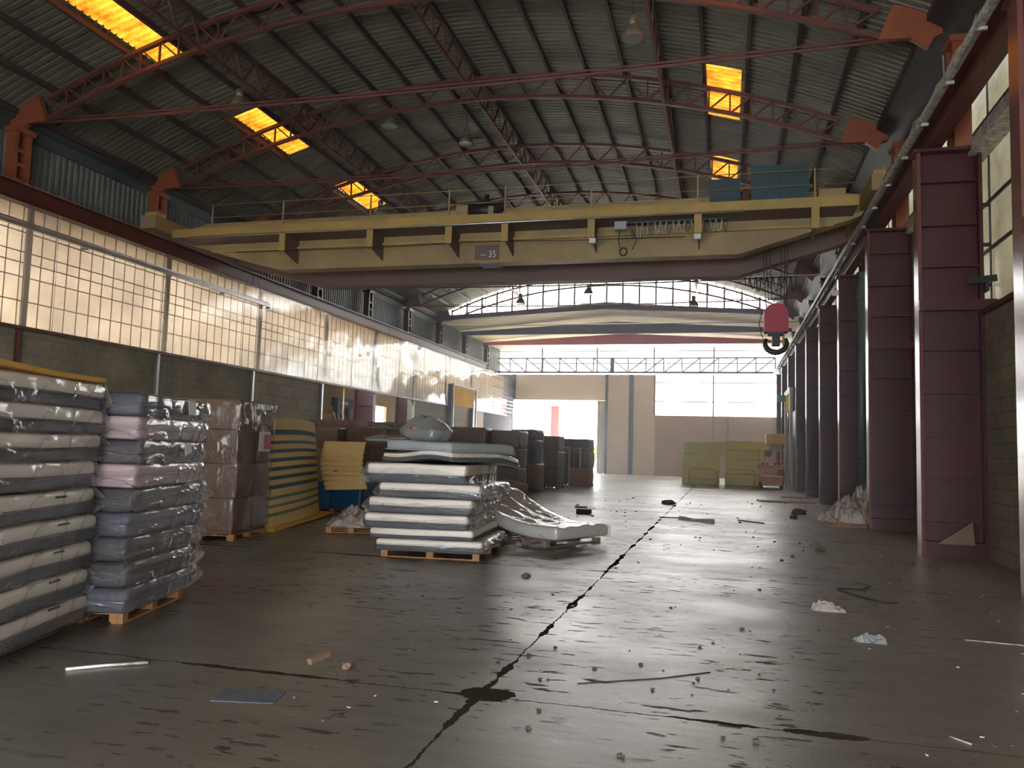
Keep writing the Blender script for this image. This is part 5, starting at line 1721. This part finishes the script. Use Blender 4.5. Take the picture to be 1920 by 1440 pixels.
for x, z1 in ((-0.62, 2.1), (-0.15, 1.95), (0.1, 1.9), (0.42, 2.1), (0.58, 2.1)):
    MB().box(x - 0.02, x + 0.02, -0.74, -0.70, 1.2, z1).build('guard_post', 'white_frame' if x < -0.5 or x > 0.5 else 'orange_paint', t)
MB().box(-0.15, 0.58, -0.73, -0.70, 1.42, 1.45).build('guard_rail', 'orange_paint', t)
MB().box(0.1, 0.58, -0.73, -0.70, 1.92, 1.95).build('guard_rail', 'yellow_paint', t)
MB().box(-0.34, -0.02, -0.86, -0.74, 1.62, 1.94).build('control_box', 'blue_post', t)
MB().box(-0.36, -0.28, -0.84, -0.76, 1.38, 1.66).build('yellow_tube', 'yellow_paint', t)
for x in (-0.5, -0.3, 0.1, 0.3):
    MB().box(x, x + 0.12, -0.5, -0.3, 1.2, 1.3).build('tool', 'rubber', t)
MB().rbox(0.5, 0.5, 0.27, 0.05, 4, 4, 3, None, (0.22, -0.1, 2.52)).build('yellow_load', 'yellow_paint', t)
MB().box(-0.1, 0.5, -0.3, 0.3, 1.9, 2.26).build('load_support', 'yellow_dirty', t)
# portal with yellow panel on the right
t = empty('side_portal', (3.1, 43.0, 0), 0, 'pale doorway frame with yellow panel between the right-hand columns', 'doorway')
MB().box(-0.08, 0.06, -1.75, -1.45, 0, 4.75).build('jamb', 'white_frame', t)
MB().box(-0.08, 0.06, 1.6, 1.9, 0, 4.75).build('jamb', 'white_frame', t)
MB().box(-0.1, 0.08, -1.75, 1.9, 4.75, 5.05).build('lintel', 'white_frame', t)
MB().box(-0.03, 0.02, -1.45, 1.6, 3.95, 4.75).build('yellow_panel', 'yellow_shutter', t)
MB().box(0.2, 0.24, -1.45, 1.6, 0, 3.95).build('curtain', 'pipe_green', t)
o = MB().box(2.6, 3.0, 44.0, 44.05, 4.5, 4.85).build('mint_sign', 'mint', base=True)
tag(o, 'small mint green sign board beside the yellow-panelled doorway', 'sign')
# grey-green downpipe
t = empty('drain_pipe', (3.75, 24.6, 0), 0, 'grey-green downpipe running up behind the third maroon column', 'pipe')
MB().tube([(0.0, 0, 0.0), (0.0, 0, 3.6), (0.0, 0.0, 7.0)], 0.12, 12).build('pipe_run', 'pipe_green', t)
for z in (1.5, 4.0, 6.2):
    MB().tube([(0, 0, z), (0, 0, z + 0.06)], 0.135, 12).build('pipe_clamp', 'pipe_green', t)
o = MB().box(3.02, 3.2, 25.0, 25.06, 6.42, 6.58).build('wall_floodlight', 'paper', base=True)
tag(o, 'small white floodlight on the far edge of a right-hand column', 'floodlight')
o = MB().prism([(3.42, 0.24), (3.98, 0.24), (3.95, 0.62)], 'y', 14.86, 14.89).build('leaning_board', 'card', base=True)
tag(o, 'triangular tan board leaning in the foot of the nearest full column', 'board')
o = MB().box(4.19, 4.22, 12.0, 12.12, 0.9, 1.1).build('green_sign', 'mint', base=True)
tag(o, 'small green sign low on the right block wall', 'sign')

# plastic and cardboard heap at the right
for k, (x, y, lx, ly, rz, lb_) in enumerate(((2.95, 20.9, 1.1, 0.9, 5, 'lowest'), (3.0, 21.0, 0.95, 0.85, -4, 'middle'), (2.95, 21.05, 0.85, 0.7, 10, 'topmost'))):
    o = MB().box(-lx / 2, lx / 2, -ly / 2, ly / 2, 0, 0.022).build('flat_cardboard', 'card_light')
    o.location = (x - 0.05, y, 0.002 + 0.026 * k)
    o.rotation_euler = (0, 0, R(rz))
    tag(o, 'flattened cardboard sheet under the crumpled film, ' + lb_, 'cardboard', 'flattened cardboard under the film heap')
heap('film_heap', 2.90, 21.25, 0.08, 1.3, 1.1, 0.70, 'bag_white', 12.0, 'heap of crumpled white plastic film against a right-hand column', 'plastic heap', n=60, peaks=0.5, lean_=0.75)
for x, y, lx, ly, rz, lab in ((2.1, 30.5, 1.9, 0.8, 10, 'grey-brown board lying flat near the far right columns'), (2.75, 34.0, 1.2, 0.6, -5, 'thin pale board lying farther off by the right columns')):
    o = MB().box(-lx / 2, lx / 2, -ly / 2, ly / 2, 0, 0.05).build('flat_board', 'card_light')
    o.location = (x, y, 0.0)
    o.rotation_euler = (0, 0, R(rz))
    tag(o, lab, 'board')

# ================================================================== LITTER ON THE FLOOR
def rock(x, y, s, label, seed, mat='rock', group=None, name='rubble_piece', flat=0.7):
    m = MB()
    bm = bmesh.new()
    bmesh.ops.create_icosphere(bm, subdivisions=2 if s > 0.03 else 1, radius=s)
    vs = []
    for v in bm.verts:
        p = v.co * (1 + 0.55 * noise.noise(v.co.normalized() * 1.6 + Vector((seed, 0, 0))))
        vs.append((p.x * 1.2, p.y, max(p.z * flat, -s * 0.3) + s * 0.3))
    m.add(vs, [tuple(v.index for v in f_.verts) for f_ in bm.faces])
    bm.free()
    o = m.build(name, mat)
    o.location = (x, y, 0)
    o.rotation_euler = (0, 0, seed)
    return tag(o, label, 'rubble', group)
rock(-2.43, 9.99, 0.048, 'round dark lump of rubble on the floor in front of the central stack', 1.0)
rock(1.6, 14.98, 0.07, 'dark lump of rubble in front of the second right column', 2.0)
rock(1.75, 22.6, 0.10, 'dark lump of rubble left of the film heap, nearer one', 4.0)
rock(2.05, 24.4, 0.20, 'flat dark chunk of rubble behind the film heap', 3.0, flat=0.5)
rock(-2.62, 5.42, 0.045, 'pale lump of rubble left of the floor pothole, right one', 5.0, 'card')
o = MB().bar((-2.9, 5.36, 0.03), (-2.84, 5.52, 0.06), 0.05, 0.04).build('wood_offcut', 'card', base=True)
tag(o, 'short tan block standing left of the floor pothole', 'offcut')
rock(-1.77, 26.3, 0.20, 'dark crumpled scrap on the floor far off toward the doorway', 6.0, 'green_brick', flat=0.4)
t = MB().rbox(0.19, 0.10, 0.055, 0.015, 2, 2, 1, None, (-3.55, 20.75, 0.06)).build('foam_brick', 'green_brick', base=True)
tag(t, 'dark green block on the floor behind the fallen mattress, nearer one', 'block')
t = MB().rbox(0.17, 0.08, 0.02, 0.01, 2, 2, 1, None, (-4.0, 22.9, 0.025)).build('foam_brick', 'pipe_green', base=True)
tag(t, 'thin grey-green slat on the floor just beyond the dark green block', 'block')
t = MB().add([(-1.12, 20.25, 0), (-0.28, 19.55, 0), (-0.26, 19.75, 0.10), (-0.7, 20.1, 0.06), (-1.10, 20.42, 0.09), (-1.14, 20.5, 0), (-0.24, 19.85, 0)],
             [(0, 1, 2, 3, 4), (4, 3, 2, 6, 5), (0, 4, 5), (1, 6, 2), (0, 5, 6, 1)]).build('plank', 'rail', base=True)
tag(t, 'grey folded plank lying near the middle floor joint', 'plank')
heap('paper_wad', 1.06, 9.22, 0.0, 0.32, 0.20, 0.09, 'bag_white', 3.0, 'crumpled white wad of paper on the floor, farther of the two', 'litter', n=34)
heap('paper_wad', 1.24, 7.80, 0.0, 0.26, 0.12, 0.07, 'bag_grey', 6.5, 'grey crumpled wad on the floor, nearer of the two', 'litter', n=34)
o = MB().tube([(-4.37, 4.66, 0.012), (-4.2, 4.83, 0.012), (-3.97, 4.99, 0.014)], 0.011, 6).build('stick', 'rail', base=True)
tag(o, 'thin pale wooden stick on the floor at lower left', 'stick')
o = MB().box(-0.2, 0.2, -0.12, 0.12, 0, 0.004).build('grey_sheet', 'grey_cloth')
o.location = (-2.9, 4.60, 0.0)
o.rotation_euler = (0, 0, R(12))
tag(o, 'small dark grey sheet flat on the floor at lower left', 'sheet')
def wire(pts, r, mat, label, name='wire', cat='wire'):
    o = MB().tube([(x, y, r) for x, y in pts], r, 5).build(name, mat, base=True)
    tag(o, label, cat)
wire([(1.33, 10.75), (1.62, 10.78), (1.78, 11.1), (1.66, 11.5)], 0.008, 'black', 'bent dark wire on the floor left of the nearest full column, farther piece')
wire([(1.35, 10.65), (1.55, 10.15), (1.7, 9.98), (1.88, 9.95)], 0.010, 'black', 'curved dark strip on the floor below the bent wire', 'rubber_strip', 'strip')
wire([(1.0, 4.72), (1.03, 4.62), (1.08, 4.58), (1.14, 4.58)], 0.006, 'paper', 'curved white strip on the floor at lower right', 'plastic_strip', 'strip')
wire([(1.27, 5.32), (1.36, 5.22)], 0.006, 'rail', 'short pale splinter on the floor at lower right', 'splinter', 'splinter')
wire([(2.1, 8.2), (2.6, 8.15), (3.4, 8.1)], 0.005, 'rail', 'long thin straw-coloured strip on the floor near the right edge', 'straw', 'strip')
wire([(-0.98, 5.62), (-0.45, 5.95), (-0.1, 6.25)], 0.003, 'black', 'thin dark cord on the floor right of the pothole', 'cord', 'cord')
wire([(-1.6, 20.6), (-1.0, 20.8)], 0.012, 'black', 'dark lath on the floor left of the grey plank', 'lath', 'lath')
wire([(0.3, 20.9), (0.9, 20.3)], 0.014, 'black', 'dark lath on the floor right of the grey plank', 'lath', 'lath')
# small crumbs that nobody could tell apart
base_r = [rock(0, 0, s, 'small dark crumb of rubble scattered over the slab', i * 1.3, name='rubble_crumb') for i, s in enumerate((0.007, 0.011, 0.017))]
used = [False] * 3
for k in range(230):
    y = 4.3 + 26 * (rr.random() ** 1.7)
    x = rr.uniform(-0.48 * y - 0.5 if y < 12 else -6, min(3.1, 0.36 * y))
    if (x < -3.3 and 10.5 < y < 17) or (x < -4.4 and y < 9.5) or (x < -5.5):
        continue
    i = rr.choice((0, 0, 0, 1, 1, 2))
    o = base_r[i]
    if used[i]:
        o = o.copy()
        COL.objects.link(o)
    used[i] = True
    o.location = (x, y, 0)
    o.rotation_euler = (0, 0, rr.uniform(0, 6))
    s = rr.uniform(0.6, 1.3) * (1 + y / 22)
    o.scale = (s, s, s)
    tag(o, 'small dark crumb of rubble scattered over the slab', 'rubble', 'small crumbs of rubble on the floor')
chip = MB().box(-0.012, 0.012, -0.006, 0.006, 0, 0.003).build('paper_chip', 'paper')
for k in range(46):
    y = 4.2 + 12 * rr.random() ** 1.5
    x = rr.uniform(1.0, 3.0) if k % 4 else rr.uniform(-4.2, -2.0) * (y / 8 if y < 6 else 0.7)
    o = chip if k == 0 else chip.copy()
    if k:
        COL.objects.link(o)
    o.location = (x, y, 0)
    o.rotation_euler = (0, 0, rr.uniform(0, 6))
    tag(o, 'tiny white paper chip scattered over the slab', 'litter', 'white paper chips on the floor')

# ================================================================== OUTSIDE THE FAR DOORWAY
t = empty('gate_post', (-13.85, 66.0, 0), 0, 'red-orange steel post outside the far doorway', 'post')
MB().box(-0.4, 0.3, -0.15, 0.15, 0, 5.4).build('post_panel', 'red_out', t)
MB().box(0.3, 0.42, -0.2, 0.2, 0, 6.0).build('post_edge', 'card_light', t)
def bush(x, y, z, rx, rz_, n, label, name='bush', seed=1):
    m = MB()
    q = random.Random(seed)
    for _ in range(n):
        a, b = q.uniform(0, 2 * PI), q.uniform(-0.2, 1)
        rad = q.uniform(0.6, 1.0)
        c = Vector((x + rx * rad * math.cos(a) * math.sqrt(max(0, 1 - b * b)), y + rx * rad * math.sin(a) * math.sqrt(max(0, 1 - b * b)), z + rz_ * b * rad))
        u = Vector((q.uniform(-1, 1), q.uniform(-1, 1), q.uniform(-1, 1))).normalized() * 0.12
        v = u.cross(Vector((q.uniform(-1, 1), q.uniform(-1, 1), 1))).normalized() * 0.08
        m.add([tuple(c - u), tuple(c + v), tuple(c + u), tuple(c - v)], [(0, 1, 2, 3)])
    t = empty(name, (x, y, -0.03), 0, label, name)
    m.build('foliage', 'leaf', t, True)
    for q_ in range(3):
        MB().tube([(x + 0.1 * q_, y, -0.03), (x + 0.3 * (q_ - 1), y, z + rz_ * 0.5)], 0.04, 5).build('stem', 'card_dark', t, True)
bush(-16.5, 70, 1.8, 3.2, 1.9, 2600, 'yellow-green bush outside the far doorway, left of the red post')
bush(-11.5, 78, 6.6, 0.9, 1.4, 500, 'pale green branch high outside the far doorway', 'tree', 4)
bush(-11.2, 72, 0.8, 0.9, 1.6, 500, 'small green shrub outside at the right side of the doorway', 'shrub', 6)

# ================================================================== HAZE VOLUME ADDED FOR GLARE
hm, ht, HN, HL = newmat('glare_haze')
HN.remove(HN['Principled BSDF'])
vs_ = HN.new('ShaderNodeVolumeScatter')
vs_.inputs['Color'].default_value = (0.93, 0.92, 0.98, 1)
vs_.inputs['Density'].default_value = 0.0085
vs_.inputs['Anisotropy'].default_value = 0.55
HL.new(vs_.outputs[0], HN['Material Output'].inputs['Volume'])
hz = MB().box(-15.9, 3.1, 18.0, 59.6, 0.001, 9.2).build('glare_haze', hm)
tag(hz, 'thin added haze standing in for glare towards the far doorway', 'haze', None, 'stuff')

t = empty('steel_bracket', (4.05, 14.8, 4.62), 0, 'black steel bracket bar sticking out of the nearest full column', 'bracket')
MB().bar((-0.15, 0.0, 0.03), (0.32, 0.02, 0.08), 0.06, 0.11).build('bracket_arm', 'black', t)
MB().box(0.14, 0.2, -0.02, 0.2, -0.14, 0.02).build('bracket_foot', 'black', t)

o = MB().tube([(-6.12, 6.62, zt2 - 0.01), (-6.12, 6.62, zt2 + 0.09)], 0.04, 12).build('pink_roll', 'pink_paper', base=True)
tag(o, 'small dull pink roll standing on top of the second mattress stack', 'roll')
